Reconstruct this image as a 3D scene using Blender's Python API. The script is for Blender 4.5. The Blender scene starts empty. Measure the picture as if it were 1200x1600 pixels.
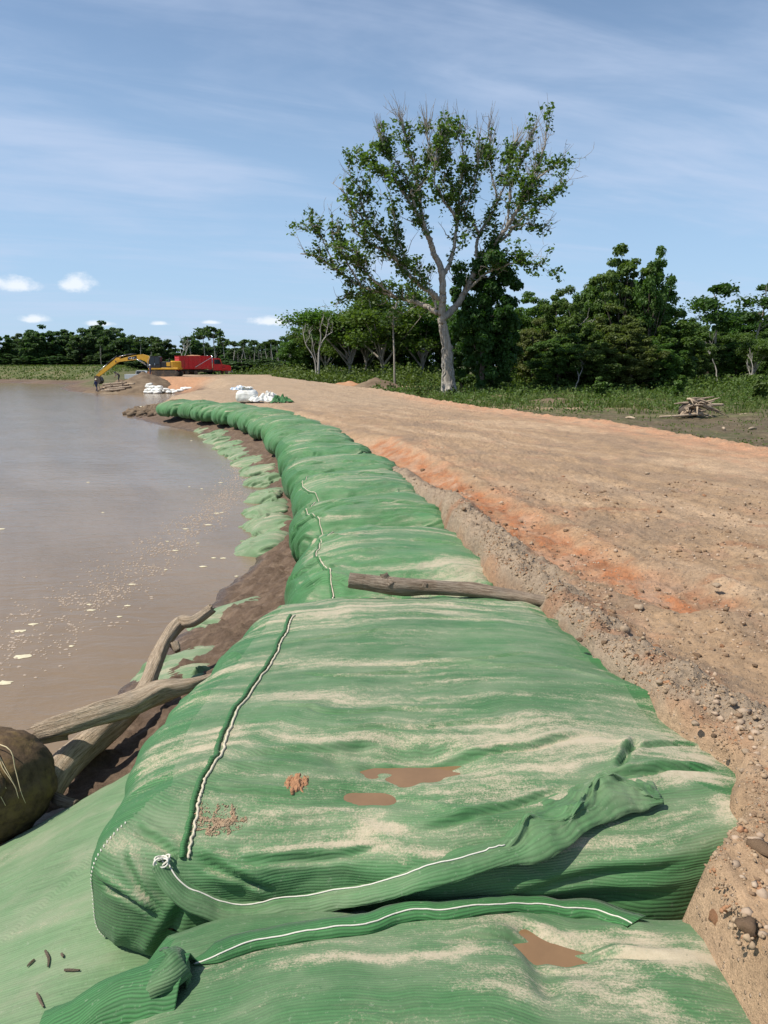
import bpy, math, random
import numpy as np
from mathutils import Vector

random.seed(7)
RNG = np.random.default_rng(7)
scene = bpy.context.scene
COL = scene.collection

# ------------------------------------------------------------------ camera
CAM_H = 3.7                       # metres above the river
FPX = 1155.0                      # focal length in photo pixels (26 mm equivalent)
PITCH = math.atan((800 - 570) / FPX)
cam_data = bpy.data.cameras.new('camera')
cam_data.sensor_fit = 'VERTICAL'
cam_data.sensor_height = 36.0
cam_data.lens = 26.0
cam_data.clip_start = 0.05
cam_data.clip_end = 6000
cam = bpy.data.objects.new('camera', cam_data)
COL.objects.link(cam)
cam.location = (0, 0, CAM_H)
cam.rotation_euler = (math.pi / 2 - PITCH, 0, 0)
scene.camera = cam

# ------------------------------------------------------------------ sky, sun, exposure
SUN_EL = math.radians(57)
SUN_AZ = math.radians(252)        # compass style: 0 = ahead (+Y), 90 = +X ; 252 = from the left, a little behind
sun_vec = Vector((math.sin(SUN_AZ) * math.cos(SUN_EL), math.cos(SUN_AZ) * math.cos(SUN_EL), math.sin(SUN_EL)))
world = bpy.data.worlds.new('World')
scene.world = world
world.use_nodes = True
wt = world.node_tree
for n in list(wt.nodes):
    wt.nodes.remove(n)


class NT:
    """small helper to write node graphs"""
    def __init__(self, tree):
        self.t = tree

    def n(self, typ, ins=None, **props):
        nd = self.t.nodes.new(typ)
        for k, v in props.items():
            setattr(nd, k, v)
        for k, v in (ins or {}).items():
            s = nd.inputs[k]
            if hasattr(v, 'is_output') or isinstance(v, bpy.types.NodeSocket):
                self.t.links.new(v, s)
            else:
                s.default_value = v
        return nd

    def math(self, op, a, b=0.0, c=0.0, clamp=False):
        nd = self.n('ShaderNodeMath', {0: a, 1: b, 2: c}, operation=op, use_clamp=clamp)
        return nd.outputs[0]

    def vmath(self, op, a, b=(0, 0, 0)):
        nd = self.n('ShaderNodeVectorMath', {0: a, 1: b}, operation=op)
        return nd.outputs[0]

    def noise(self, vec, scale, detail=3, rough=0.55, dist=0.0):
        nd = self.n('ShaderNodeTexNoise', {'Vector': vec, 'Scale': scale, 'Detail': detail, 'Roughness': rough, 'Distortion': dist})
        return nd.outputs[0]

    def ramp(self, v, a, b, lo=0.0, hi=1.0, smooth=True):
        nd = self.n('ShaderNodeMapRange', {0: v, 1: a, 2: b, 3: lo, 4: hi})
        nd.interpolation_type = 'SMOOTHSTEP' if smooth else 'LINEAR'
        return nd.outputs[0]

    def mix(self, f, a, b, blend='MIX'):
        nd = self.n('ShaderNodeMix', data_type='RGBA', blend_type=blend)
        for k, v in ((0, f), (6, a), (7, b)):
            if isinstance(v, bpy.types.NodeSocket):
                self.t.links.new(v, nd.inputs[k])
            else:
                nd.inputs[k].default_value = v if k == 0 else (tuple(v) + (1,) if len(v) == 3 else v)
        return nd.outputs[2]

    def xyz(self, x=0.0, y=0.0, z=0.0):
        return self.n('ShaderNodeCombineXYZ', {0: x, 1: y, 2: z}).outputs[0]

    def sep(self, v):
        nd = self.n('ShaderNodeSeparateXYZ', {0: v})
        return nd.outputs[0], nd.outputs[1], nd.outputs[2]


W = NT(wt)
sky = W.n('ShaderNodeTexSky', sky_type='NISHITA', sun_disc=False)
sky.sun_elevation = SUN_EL
sky.sun_rotation = SUN_AZ
sky.altitude = 0
sky.air_density = 1.0
sky.dust_density = 0.2
sky.ozone_density = 1.3
wdir = W.n('ShaderNodeTexCoord').outputs['Generated']
dx, dy, dz = W.sep(wdir)
zc = W.math('MAXIMUM', dz, 0.02)
zc = W.math('ADD', zc, 0.10)
px_, py_ = W.math('DIVIDE', dx, zc), W.math('DIVIDE', dy, zc)
# high thin cirrus: long streaks
rotx = W.math('ADD', W.math('MULTIPLY', px_, 0.93), W.math('MULTIPLY', py_, 0.36))
roty = W.math('SUBTRACT', W.math('MULTIPLY', py_, 0.93), W.math('MULTIPLY', px_, 0.36))
cirrus_c = (4.6, 5.4, 7.0)
st = W.xyz(W.math('MULTIPLY', rotx, 0.50), W.math('MULTIPLY', roty, 0.95), 5.3)
c1 = W.noise(st, 1.15, 6, 0.55, 0.5)
c2 = W.noise(W.xyz(W.math('MULTIPLY', rotx, 0.9), W.math('MULTIPLY', roty, 3.1), 8.0), 1.3, 5, 0.6, 0.7)
ci = W.math('ADD', W.math('MULTIPLY', c1, 0.7), W.math('MULTIPLY', c2, 0.3))
ci = W.ramp(ci, 0.42, 0.70, 0.0, 0.62)
# milky air low down
low = W.ramp(dz, -0.02, 0.50, 0.78, 0.05)
col = W.mix(low, sky.outputs[0], (3.1, 4.75, 7.0))
col = W.mix(ci, col, cirrus_c)
# small fair-weather cumulus low over the horizon
az = W.math('ARCTAN2', dx, dy)
el = W.math('ARCSINE', dz)
wob = W.noise(W.xyz(W.math('MULTIPLY', az, 60.0), W.math('MULTIPLY', el, 90.0), 1.7), 1.0, 4, 0.6)
wob = W.math('SUBTRACT', wob, 0.5)
cum = None
for cpx, cpy, rw, rh in ((22, 444, 38, 12), (118, 441, 25, 15), (55, 498, 24, 7), (155, 505, 20, 5), (423, 501, 36, 9), (250, 505, 16, 4), (330, 503, 14, 4)):
    u, v = (cpx - 600) / FPX, (cpy - 800) / FPX
    d = Vector((u, math.cos(PITCH) - v * math.sin(PITCH), -math.sin(PITCH) - v * math.cos(PITCH))).normalized()
    a0, e0 = math.atan2(d.x, d.y), math.asin(d.z)
    ra, re = rw / FPX * .9, rh / FPX
    qa = W.math('DIVIDE', W.math('SUBTRACT', az, a0), ra)
    qe = W.math('DIVIDE', W.math('SUBTRACT', el, e0 - re * .25), re)
    qe = W.math('MULTIPLY', qe, W.math('ADD', 1.35, W.math('MULTIPLY', W.math('SIGN', qe), -.35)))
    rr = W.math('SQRT', W.math('ADD', W.math('MULTIPLY', qa, qa), W.math('MULTIPLY', qe, qe)))
    rr = W.math('ADD', rr, W.math('MULTIPLY', wob, -1.7))
    m = W.ramp(rr, 1.25, 0.25, 0.0, 0.8)
    cum = m if cum is None else W.math('MAXIMUM', cum, m)
# the same kind of cloud scattered round the rest of the horizon
wide = W.noise(W.xyz(W.math('MULTIPLY', az, 7.0), W.math('MULTIPLY', el, 30.0), 4.4), 1.0, 5, 0.6)
wide = W.math('MULTIPLY', W.ramp(wide, 0.63, 0.72, 0.0, 0.5), W.ramp(el, 0.03, 0.09, 0.0, 1.0))
wide = W.math('MULTIPLY', wide, W.ramp(el, 0.22, 0.14, 0.0, 1.0))
wide = W.math('MULTIPLY', wide, W.ramp(W.math('ABSOLUTE', az), 0.5, 0.8, 0.0, 1.0))
cum = W.math('MAXIMUM', cum, wide)
col = W.mix(cum, col, (7.6, 7.9, 8.3))
bg = W.n('ShaderNodeBackground', {'Color': col, 'Strength': 0.105})
W.n('ShaderNodeOutputWorld', {'Surface': bg.outputs[0]})

sl = bpy.data.lights.new('sun', 'SUN')
sl.energy = 4.6
sl.angle = math.radians(0.55)
sl.color = (1.0, 0.94, 0.84)
sun = bpy.data.objects.new('sun', sl)
COL.objects.link(sun)
sun.rotation_euler = sun_vec.to_track_quat('Z', 'Y').to_euler()
sun.location = (0, 0, 60)

scene.view_settings.view_transform = 'Standard'
scene.view_settings.look = 'None'
scene.view_settings.exposure = 0.30
scene.view_settings.gamma = 1.0
scene.view_settings.use_curve_mapping = False
scene.cycles.max_bounces = 6
scene.cycles.transparent_max_bounces = 6


# ------------------------------------------------------------------ helpers
def ray(px, py):
    u, v = (px - 600) / FPX, (py - 800) / FPX
    return np.array([u, math.cos(PITCH) - v * math.sin(PITCH), -math.sin(PITCH) - v * math.cos(PITCH)])


def at(px, py, z):
    """point of the place at height z seen at photo pixel (px, py)"""
    d = ray(px, py)
    return d * ((z - CAM_H) / d[2]) + np.array([0, 0, CAM_H])


def at_y(px, py, y):
    """point of the place at distance y seen at photo pixel (px, py)"""
    d = ray(px, py)
    return d * (y / d[1]) + np.array([0, 0, CAM_H])


def sstep(x, a, b):
    t = np.clip((np.asarray(x, float) - a) / (b - a), 0, 1)
    return t * t * (3 - 2 * t)


def _h(ix, iy, seed):
    h = (ix.astype(np.int64) * 374761393 + iy.astype(np.int64) * 668265263 + seed * 974711) & 0xffffffff
    h = ((h ^ (h >> 13)) * 1274126177) & 0xffffffff
    return (h ^ (h >> 16)) & 0xffff


def pn(x, y, seed=0):
    """gradient noise, about -1..1"""
    x, y = np.broadcast_arrays(np.asarray(x, float), np.asarray(y, float))
    x0, y0 = np.floor(x), np.floor(y)
    fx, fy = x - x0, y - y0
    u, v = fx * fx * fx * (fx * (fx * 6 - 15) + 10), fy * fy * fy * (fy * (fy * 6 - 15) + 10)
    r = []
    for oy in (0, 1):
        for ox in (0, 1):
            a = _h(x0 + ox, y0 + oy, seed) * (2 * math.pi / 65536)
            r.append(np.cos(a) * (fx - ox) + np.sin(a) * (fy - oy))
    return 1.5 * ((r[0] * (1 - u) + r[1] * u) * (1 - v) + (r[2] * (1 - u) + r[3] * u) * v)


def fbm(x, y, octs=4, seed=0, gain=0.5):
    s, a = 0, 1.0
    for o in range(octs):
        s = s + a * pn(x * 2 ** o + 17.3 * o, y * 2 ** o - 9.1 * o, seed + o)
        a *= gain
    return s


def mesh_obj(name, verts, faces, mat=None, parent=None, smooth=True, attrs=None, colattr=None):
    verts = np.asarray(verts, np.float32)
    me = bpy.data.meshes.new(name)
    if isinstance(faces, np.ndarray) and faces.ndim == 2:
        nf, k = faces.shape
        me.vertices.add(len(verts))
        me.vertices.foreach_set('co', verts.ravel())
        me.loops.add(nf * k)
        me.loops.foreach_set('vertex_index', faces.astype(np.int32).ravel())
        me.polygons.add(nf)
        me.polygons.foreach_set('loop_start', np.arange(0, nf * k, k, dtype=np.int32))
        me.update(calc_edges=True)
        me.validate()
    else:
        me.from_pydata([tuple(map(float, v)) for v in verts], [], [tuple(f) for f in faces])
        me.update()
    if smooth:
        me.polygons.foreach_set('use_smooth', np.ones(len(me.polygons), bool))
    for an, av in (attrs or {}).items():
        a = me.attributes.new(an, 'FLOAT', 'POINT')
        a.data.foreach_set('value', np.asarray(av, np.float32).ravel())
    if colattr is not None:
        a = me.attributes.new('Col', 'FLOAT_COLOR', 'POINT')
        c = np.ones((len(verts), 4), np.float32)
        c[:, :3] = colattr
        a.data.foreach_set('color', c.ravel())
    if mat is not None:
        me.materials.append(mat)
    o = bpy.data.objects.new(name, me)
    COL.objects.link(o)
    if parent is not None:
        o.parent = parent
    return o


def tag(o, label=None, cat=None, group=None, kind=None):
    if label:
        o['label'] = label
    if cat:
        o['category'] = cat
    if group:
        o['group'] = group
    if kind:
        o['kind'] = kind
    return o


def empty(name, loc=(0, 0, 0), rz=0.0):
    o = bpy.data.objects.new(name, None)
    o.empty_display_size = 0.2
    COL.objects.link(o)
    o.location = loc
    o.rotation_euler = (0, 0, rz)
    return o


def copy_tree(o, parent=None):
    c = o.copy()
    COL.objects.link(c)
    c.parent = parent
    for ch in list(o.children):
        copy_tree(ch, c)
    return c


def grid_faces(nu, nv, wrap_u=False):
    i, j = np.meshgrid(np.arange(nu if wrap_u else nu - 1), np.arange(nv - 1), indexing='ij')
    i2 = (i + 1) % nu
    return np.stack([i * nv + j, i2 * nv + j, i2 * nv + j + 1, i * nv + j + 1], -1).reshape(-1, 4)


class MB:
    """collects simple shapes into one mesh"""
    def __init__(self):
        self.v, self.f = [], []

    def add(self, v, f):
        o = len(self.v)
        self.v += [tuple(map(float, p)) for p in v]
        self.f += [tuple(int(i) + o for i in q) for q in f]
        return self

    def box(self, c, s, rot=None, taper=1.0, bevel=0.0):
        """box with centre c and full size s; bevel chamfers the vertical and horizontal edges"""
        hx, hy, hz = s[0] / 2, s[1] / 2, s[2] / 2
        b = min(bevel, hx * .9, hy * .9, hz * .9)
        if b <= 0:
            P = [(x * hx * (taper if z > 0 else 1), y * hy * (taper if z > 0 else 1), z * hz) for z in (-1, 1) for x, y in ((-1, -1), (1, -1), (1, 1), (-1, 1))]
            F = [(3, 2, 1, 0), (4, 5, 6, 7), (0, 1, 5, 4), (1, 2, 6, 5), (2, 3, 7, 6), (3, 0, 4, 7)]
        else:
            ring = lambda ex, ey, z: [(-ex + b, -ey, z), (ex - b, -ey, z), (ex, -ey + b, z), (ex, ey - b, z), (ex - b, ey, z), (-ex + b, ey, z), (-ex, ey - b, z), (-ex, -ey + b, z)]
            t = taper
            P = ring(hx - b, hy - b, -hz) + ring(hx, hy, -hz + b) + ring(hx * t, hy * t, hz - b) + ring(hx * t - b, hy * t - b, hz)
            F = [tuple(range(7, -1, -1)), tuple(range(24, 32))]
            for k in range(3):
                for i in range(8):
                    j = (i + 1) % 8
                    F.append((k * 8 + i, k * 8 + j, k * 8 + 8 + j, k * 8 + 8 + i))
        P = [Vector(p) for p in P]
        if rot is not None:
            P = [rot @ p for p in P]
        return self.add([p + Vector(c) for p in P], F)

    def prism(self, pts, y0, y1):
        """polygon given in x,z extruded from y0 to y1"""
        n = len(pts)
        P = [(x, y0, z) for x, z in pts] + [(x, y1, z) for x, z in pts]
        F = [tuple(range(n)), tuple(range(2 * n - 1, n - 1, -1))] + [(i, n + i, n + (i + 1) % n, (i + 1) % n) for i in range(n)]
        return self.add(P, F)

    def tube(self, pts, rad, sides=8, cap=True):
        v, f = tube_mesh(pts, rad, sides, cap)
        return self.add(v, f)

    def cyl(self, c, axis, r, h, sides=16, r2=None):
        a = Vector(axis).normalized() * h / 2
        return self.tube([Vector(c) - a, Vector(c) + a], [r, r2 if r2 is not None else r], sides)

    def build(self, name, mat, parent=None, smooth=False):
        return mesh_obj(name, self.v, self.f, mat, parent, smooth)


def tube_mesh(pts, rad, sides=8, cap=True, wob=None):
    P = np.asarray([tuple(p) for p in pts], float)
    n = len(P)
    R = np.broadcast_to(np.asarray(rad, float), (n,)) if np.ndim(rad) else np.full(n, rad)
    T = np.gradient(P, axis=0) if n > 2 else np.repeat((P[1:] - P[:1]), 2, 0)
    T /= np.linalg.norm(T, axis=1, keepdims=True) + 1e-9
    ref = np.array([0, 0, 1.0]) if abs(T[0][2]) < 0.9 else np.array([1.0, 0, 0])
    N = np.cross(T[0], ref)
    N /= np.linalg.norm(N)
    V = []
    ang = np.arange(sides) * 2 * math.pi / sides
    for i in range(n):
        N = N - T[i] * np.dot(N, T[i])
        N /= np.linalg.norm(N) + 1e-9
        B = np.cross(T[i], N)
        rr = R[i] * (wob[i] if wob is not None else np.ones(sides))
        V.append(P[i] + (np.cos(ang) * rr)[:, None] * N + (np.sin(ang) * rr)[:, None] * B)
    V = np.concatenate(V)
    F = []
    for i in range(n - 1):
        for k in range(sides):
            k2 = (k + 1) % sides
            F.append((i * sides + k, i * sides + k2, (i + 1) * sides + k2, (i + 1) * sides + k))
    if cap:
        F.append(tuple(range(sides - 1, -1, -1)))
        F.append(tuple((n - 1) * sides + k for k in range(sides)))
    return V, F


def spline(pts, n):
    """Catmull-Rom through pts, n samples"""
    P = np.asarray([tuple(p) for p in pts], float)
    Q = np.vstack([2 * P[0] - P[1], P, 2 * P[-1] - P[-2]])
    t = np.linspace(0, len(P) - 1 - 1e-9, n)
    i = t.astype(int)
    f = (t - i)[:, None]
    a, b, c, d = Q[i], Q[i + 1], Q[i + 2], Q[i + 3]
    return 0.5 * (2 * b + (c - a) * f + (2 * a - 5 * b + 4 * c - d) * f ** 2 + (3 * b - a - 3 * c + d) * f ** 3)


# ------------------------------------------------------------------ materials
def new_mat(name):
    m = bpy.data.materials.new(name)
    m.use_nodes = True
    for n in list(m.node_tree.nodes):
        m.node_tree.nodes.remove(n)
    return m, NT(m.node_tree)


def finish(T, color, rough=0.8, bump=None, bstr=0.3, bdist=0.02, spec=0.3, metal=0.0, coat=0.0, extra=None):
    ins = {'Base Color': color if isinstance(color, bpy.types.NodeSocket) else tuple(color) + (1,), 'Roughness': rough, 'Metallic': metal, 'Specular IOR Level': spec, 'Coat Weight': coat}
    ins.update(extra or {})
    b = T.n('ShaderNodeBsdfPrincipled', ins)
    if bump is not None:
        bn = T.n('ShaderNodeBump', {'Height': bump, 'Strength': bstr, 'Distance': bdist})
        T.t.links.new(bn.outputs[0], b.inputs['Normal'])
    T.n('ShaderNodeOutputMaterial', {'Surface': b.outputs[0]})


def simple(name, color, rough=0.6, var=0.15, scale=8.0, metal=0.0, spec=0.4, dirt=None, dirt_amt=0.5, coat=0.0, bstr=0.15):
    m, T = new_mat(name)
    c = T.n('ShaderNodeTexCoord').outputs['Object']
    n1 = T.noise(c, scale, 4, 0.6)
    k = T.ramp(n1, 0.25, 0.75, 1 - var, 1 + var, False)
    base = T.mix(1.0, color, T.n('ShaderNodeCombineColor', {0: k, 1: k, 2: k}).outputs[0], 'MULTIPLY')
    if dirt:
        n2 = T.noise(c, scale * .45, 5, 0.65)
        base = T.mix(T.ramp(n2, 0.45, 0.7, 0, dirt_amt), base, dirt)
    finish(T, base, rough, n1, bstr, 0.01, spec, metal, coat)
    return m


def earth_mat(name, pebble=True, wet=0.0):
    m, T = new_mat(name)
    c = T.n('ShaderNodeTexCoord').outputs['Object']
    col = T.n('ShaderNodeAttribute', attribute_name='Col').outputs['Color']
    wetA = T.n('ShaderNodeAttribute', attribute_name='wet').outputs['Fac']
    n1 = T.noise(c, 2.3, 6, 0.65)
    n2 = T.noise(c, 21.0, 5, 0.7)
    n3 = T.noise(c, 130.0, 3, 0.7)
    k = T.math('ADD', T.ramp(n1, 0.3, 0.7, -0.16, 0.16, False), T.ramp(n2, 0.3, 0.7, -0.26, 0.22, False))
    k = T.math('ADD', k, T.ramp(n3, 0.3, 0.7, 0.72, 1.22, False))
    kc = T.n('ShaderNodeCombineColor', {0: k, 1: k, 2: k}).outputs[0]
    base = T.mix(1.0, col, kc, 'MULTIPLY')
    hue = T.noise(T.vmath('ADD', c, (31, 7, 2)), 5.5, 4, 0.6)
    base = T.mix(T.ramp(hue, 0.5, 0.72, 0, 0.35), base, (0.31, 0.225, 0.155))
    h = T.math('ADD', T.math('MULTIPLY', n2, 0.6), T.math('MULTIPLY', n3, 0.25))
    if pebble:
        vo = T.n('ShaderNodeTexVoronoi', {'Vector': c, 'Scale': 46.0, 'Randomness': 1.0})
        sel = T.math('GREATER_THAN', T.sep(vo.outputs['Color'])[0], 0.80)
        peb = T.math('MULTIPLY', T.ramp(vo.outputs['Distance'], 0.42, 0.25, 0, 1), sel)
        tone = T.sep(vo.outputs['Color'])[1]
        pc = T.mix(tone, (0.22, 0.14, 0.085), (0.55, 0.43, 0.32))
        base = T.mix(T.math('MULTIPLY', peb, 0.75), base, pc)
        h = T.math('ADD', h, T.math('MULTIPLY', peb, 0.5))
    rough = T.ramp(wetA, 0, 1, 0.92, 0.22)
    finish(T, base, rough, h, 1.0, 0.035, 0.3)
    return m


M = {}
M['road'] = earth_mat('road_earth')
M['mud'] = earth_mat('bank_mud', pebble=False)
M['ground'] = earth_mat('meadow_soil', pebble=False)


def fabric_mat(name, green=(0.045, 0.142, 0.046), dust=0.60, lines=0.36):
    """ribbed green woven geotextile, sand caught on it (attribute sand), rib direction from attribute rib"""
    m, T = new_mat(name)
    c = T.n('ShaderNodeTexCoord').outputs['Object']
    rib = T.n('ShaderNodeAttribute', attribute_name='rib').outputs['Fac']
    acr = T.n('ShaderNodeAttribute', attribute_name='across').outputs['Fac']
    sand = T.n('ShaderNodeAttribute', attribute_name='sand').outputs['Fac']
    wig = T.noise(c, 3.0, 2, 0.5)
    ph = T.math('MULTIPLY', T.math('ADD', rib, T.math('MULTIPLY', wig, 0.06)), 2 * math.pi / 0.0150)
    wv = T.math('ADD', T.math('MULTIPLY', T.math('SINE', ph), 0.5), 0.5)
    wv = T.math('POWER', wv, 0.6)
    # narrow rib-to-rib tone differences along the cloth
    tone = T.noise(T.xyz(T.math('MULTIPLY', rib, 60.0), T.math('MULTIPLY', acr, 1.5), 0.0), 1.0, 2, 0.6)
    bigt = T.noise(c, 1.1, 4, 0.6)
    k = T.math('ADD', T.ramp(tone, 0.25, 0.75, -0.22, 0.22, False), T.ramp(bigt, 0.3, 0.7, 0.84, 1.16, False))
    k = T.math('MULTIPLY', k, T.ramp(wv, 0, 1, 1 - .55 * lines, 1.08, False))
    kc = T.n('ShaderNodeCombineColor', {0: k, 1: k, 2: k}).outputs[0]
    base = T.mix(1.0, green, kc, 'MULTIPLY')
    # faded, dusty film
    film = T.noise(T.xyz(T.math('MULTIPLY', rib, 3.0), T.math('MULTIPLY', acr, 0.9), 5.0), 1.6, 6, 0.65)
    fl = T.math('MULTIPLY', T.ramp(film, 0.34, 0.7, 0.15, 1.0), dust)
    fl = T.math('MULTIPLY', fl, T.ramp(sand, -0.3, 0.4, 0.35, 1.4, False))
    base = T.mix(fl, base, (0.235, 0.265, 0.165))
    # grains of sand
    g1 = T.noise(c, 95.0, 5, 0.85)
    g2 = T.noise(T.xyz(T.math('MULTIPLY', rib, 34.0), T.math('MULTIPLY', acr, 9.0), 1.0), 1.0, 5, 0.7)
    gs = T.math('ADD', T.math('MULTIPLY', g1, 1.25), T.math('MULTIPLY', g2, 0.75))
    gs = T.math('ADD', gs, sand)
    sm = T.ramp(gs, 1.12, 1.52, 0, 1)
    stn = T.noise(c, 30.0, 4, 0.7)
    sc = T.mix(stn, (0.36, 0.295, 0.20), (0.54, 0.46, 0.335))
    base = T.mix(T.math('MULTIPLY', sm, 0.92), base, sc)
    fine = T.noise(c, 260.0, 2, 0.6)
    crum = T.noise(c, 11.0, 5, 0.62, 0.8)
    # grey scuffs and damp spots
    sp = T.noise(c, 38.0, 4, 0.7)
    base = T.mix(T.ramp(sp, 0.60, 0.70, 0, 0.35), base, (0.30, 0.33, 0.24))
    base = T.mix(T.ramp(sp, 0.36, 0.28, 0, 0.45), base, (0.016, 0.062, 0.022))
    h = T.math('MULTIPLY', wv, T.math('SUBTRACT', 1.0, T.math('MULTIPLY', sm, 0.8)))
    h = T.math('ADD', h, T.math('ADD', T.math('MULTIPLY', fine, 0.35), T.math('MULTIPLY', sm, T.math('MULTIPLY', g1, 1.1))))
    h = T.math('ADD', h, T.math('MULTIPLY', crum, 3.2))
    finish(T, base, T.ramp(sm, 0, 1, 0.66, 0.95), h, 0.4, 0.004, 0.3, 0.0, 0.0, {'Sheen Weight': 0.08})
    return m


M['fabric'] = fabric_mat('green_geotextile')
M['fabric_far'] = fabric_mat('green_geotextile_dusty', green=(0.050, 0.172, 0.054), dust=0.46, lines=0.45)
M['fabric_low'] = fabric_mat('faded_green_geotextile', green=(0.115, 0.205, 0.092), dust=0.95, lines=0.10)
M['fabric_clean'] = fabric_mat('clean_green_geotextile', green=(0.042, 0.156, 0.046), dust=0.10, lines=0.75)


def wood_mat(name, pale, dark, scale=1.0):
    m, T = new_mat(name)
    s = T.n('ShaderNodeAttribute', attribute_name='along').outputs['Fac']
    a = T.n('ShaderNodeAttribute', attribute_name='around').outputs['Fac']
    c = T.n('ShaderNodeTexCoord').outputs['Object']
    g = T.noise(T.xyz(T.math('MULTIPLY', s, 2.2 * scale), T.math('MULTIPLY', a, 7.0), T.math('MULTIPLY', s, .4)), 2.0, 6, 0.7, 0.4)
    g2 = T.noise(T.xyz(T.math('MULTIPLY', s, 3.0 * scale), T.math('MULTIPLY', a, 26.0), 3.0), 2.0, 4, 0.7, 0.3)
    p = T.noise(c, 5.0, 4, 0.6)
    base = T.mix(T.ramp(g, 0.36, 0.62, 0, 1), dark, pale)
    base = T.mix(T.ramp(p, 0.45, 0.75, 0, 0.45), base, (0.40, 0.345, 0.275))
    base = T.mix(T.ramp(g2, 0.44, 0.36, 0, 0.7), base, tuple(x * .22 for x in dark))
    h = T.math('ADD', T.math('MULTIPLY', g, 0.9), T.math('MULTIPLY', g2, 0.9))
    finish(T, base, 0.85, h, 1.0, 0.03, 0.2)
    return m


M['wood'] = wood_mat('weathered_driftwood', (0.62, 0.49, 0.35), (0.36, 0.265, 0.175))
M['wood_grey'] = wood_mat('grey_bark', (0.42, 0.33, 0.245), (0.21, 0.15, 0.10))
M['wood_raw'] = wood_mat('fresh_brown_wood', (0.45, 0.28, 0.14), (0.25, 0.13, 0.06))


def bark_mat(name, col, col2):
    m, T = new_mat(name)
    c = T.n('ShaderNodeTexCoord').outputs['Object']
    x, y, z = T.sep(c)
    n1 = T.noise(T.xyz(T.math('MULTIPLY', x, 5.0), T.math('MULTIPLY', y, 5.0), T.math('MULTIPLY', z, 0.9)), 1.0, 5, 0.65)
    n2 = T.noise(c, 9.0, 4, 0.6)
    base = T.mix(T.ramp(n1, 0.35, 0.65), col2, col)
    base = T.mix(T.ramp(n2, 0.5, 0.75, 0, .5), base, tuple(v * .45 for v in col2))
    finish(T, base, 0.9, n1, 0.8, 0.08, 0.2)
    return m


M['bark'] = bark_mat('pale_bark', (0.42, 0.375, 0.315), (0.25, 0.215, 0.17))
M['bark_dark'] = bark_mat('dark_bark', (0.17, 0.14, 0.11), (0.075, 0.06, 0.045))
M['bark_dead'] = bark_mat('bleached_bark', (0.45, 0.42, 0.37), (0.26, 0.235, 0.20))


def leaf_mat(name, dark, light, trans=0.42):
    m, T = new_mat(name)
    t = T.n('ShaderNodeAttribute', attribute_name='tint').outputs['Fac']
    oi = T.n('ShaderNodeObjectInfo').outputs['Random']
    c = T.n('ShaderNodeTexCoord').outputs['Object']
    n = T.noise(c, 0.5, 3, 0.6)
    f = T.math('ADD', T.math('MULTIPLY', t, 0.6), T.ramp(n, 0.3, 0.7, 0.0, 0.4))
    base = T.mix(f, dark, light)
    k = T.ramp(oi, 0, 1, 0.72, 1.08, False)
    base = T.mix(1.0, base, T.n('ShaderNodeCombineColor', {0: k, 1: 1.0, 2: k}).outputs[0], 'MULTIPLY')
    d = T.n('ShaderNodeBsdfPrincipled', {'Base Color': base, 'Roughness': 0.55, 'Specular IOR Level': 0.3})
    tr = T.n('ShaderNodeBsdfTranslucent', {'Color': T.mix(1.0, base, (1.25, 1.35, 0.5), 'MULTIPLY')})
    mx = T.n('ShaderNodeMixShader', {0: trans, 1: d.outputs[0], 2: tr.outputs[0]})
    T.n('ShaderNodeOutputMaterial', {'Surface': mx.outputs[0]})
    return m


M['leaf'] = leaf_mat('leaves_mid', (0.050, 0.098, 0.022), (0.125, 0.200, 0.046))
M['leaf_dark'] = leaf_mat('leaves_dark', (0.036, 0.070, 0.022), (0.088, 0.142, 0.040))
M['leaf_far'] = leaf_mat('leaves_far', (0.048, 0.084, 0.036), (0.095, 0.145, 0.055))
M['leaf_olive'] = leaf_mat('leaves_olive', (0.066, 0.092, 0.024), (0.150, 0.185, 0.050))
M['shrub'] = leaf_mat('leaves_scrub', (0.055, 0.090, 0.020), (0.140, 0.185, 0.044), 0.35)
M['grass'] = leaf_mat('grass_blades', (0.080, 0.105, 0.028), (0.190, 0.205, 0.068), 0.35)

M['sandy'] = simple('loose_sand', (0.50, 0.42, 0.30), 0.95, 0.25, 40, spec=0.1, bstr=0.8)
M['thread'] = simple('white_thread', (0.62, 0.59, 0.50), 0.8, 0.12, 60)
M['thread_dirty'] = simple('sandy_thread', (0.52, 0.46, 0.34), 0.9, 0.25, 60)
M['foam'] = simple('river_foam', (0.58, 0.52, 0.36), 0.9, 0.15, 20)
M['foam_white'] = simple('pale_foam', (0.36, 0.29, 0.23), 0.9, 0.12, 20)
M['puddle'] = simple('muddy_puddle_water', (0.21, 0.125, 0.062), 0.06, 0.12, 6, spec=0.5, bstr=0.0)
M['stone'] = simple('pale_stone', (0.36, 0.27, 0.185), 0.85, 0.25, 22, spec=0.25, bstr=0.6)
M['stone_dark'] = simple('brown_clod', (0.22, 0.145, 0.09), 0.95, 0.3, 30, spec=0.15, bstr=0.9)
M['stone_orange'] = simple('orange_clod', (0.33, 0.175, 0.095), 0.95, 0.3, 30, spec=0.15, bstr=0.9)
M['gravel'] = simple('tan_gravel', (0.37, 0.275, 0.195), 0.9, 0.4, 9, spec=0.2, dirt=(0.41, 0.32, 0.23), dirt_amt=0.7, bstr=0.6)
M['berm_gravel'] = simple('grey_beige_gravel', (0.33, 0.24, 0.155), 0.95, 0.4, 14, spec=0.2, dirt=(0.28, 0.17, 0.10), dirt_amt=0.7, bstr=0.8)
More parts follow.
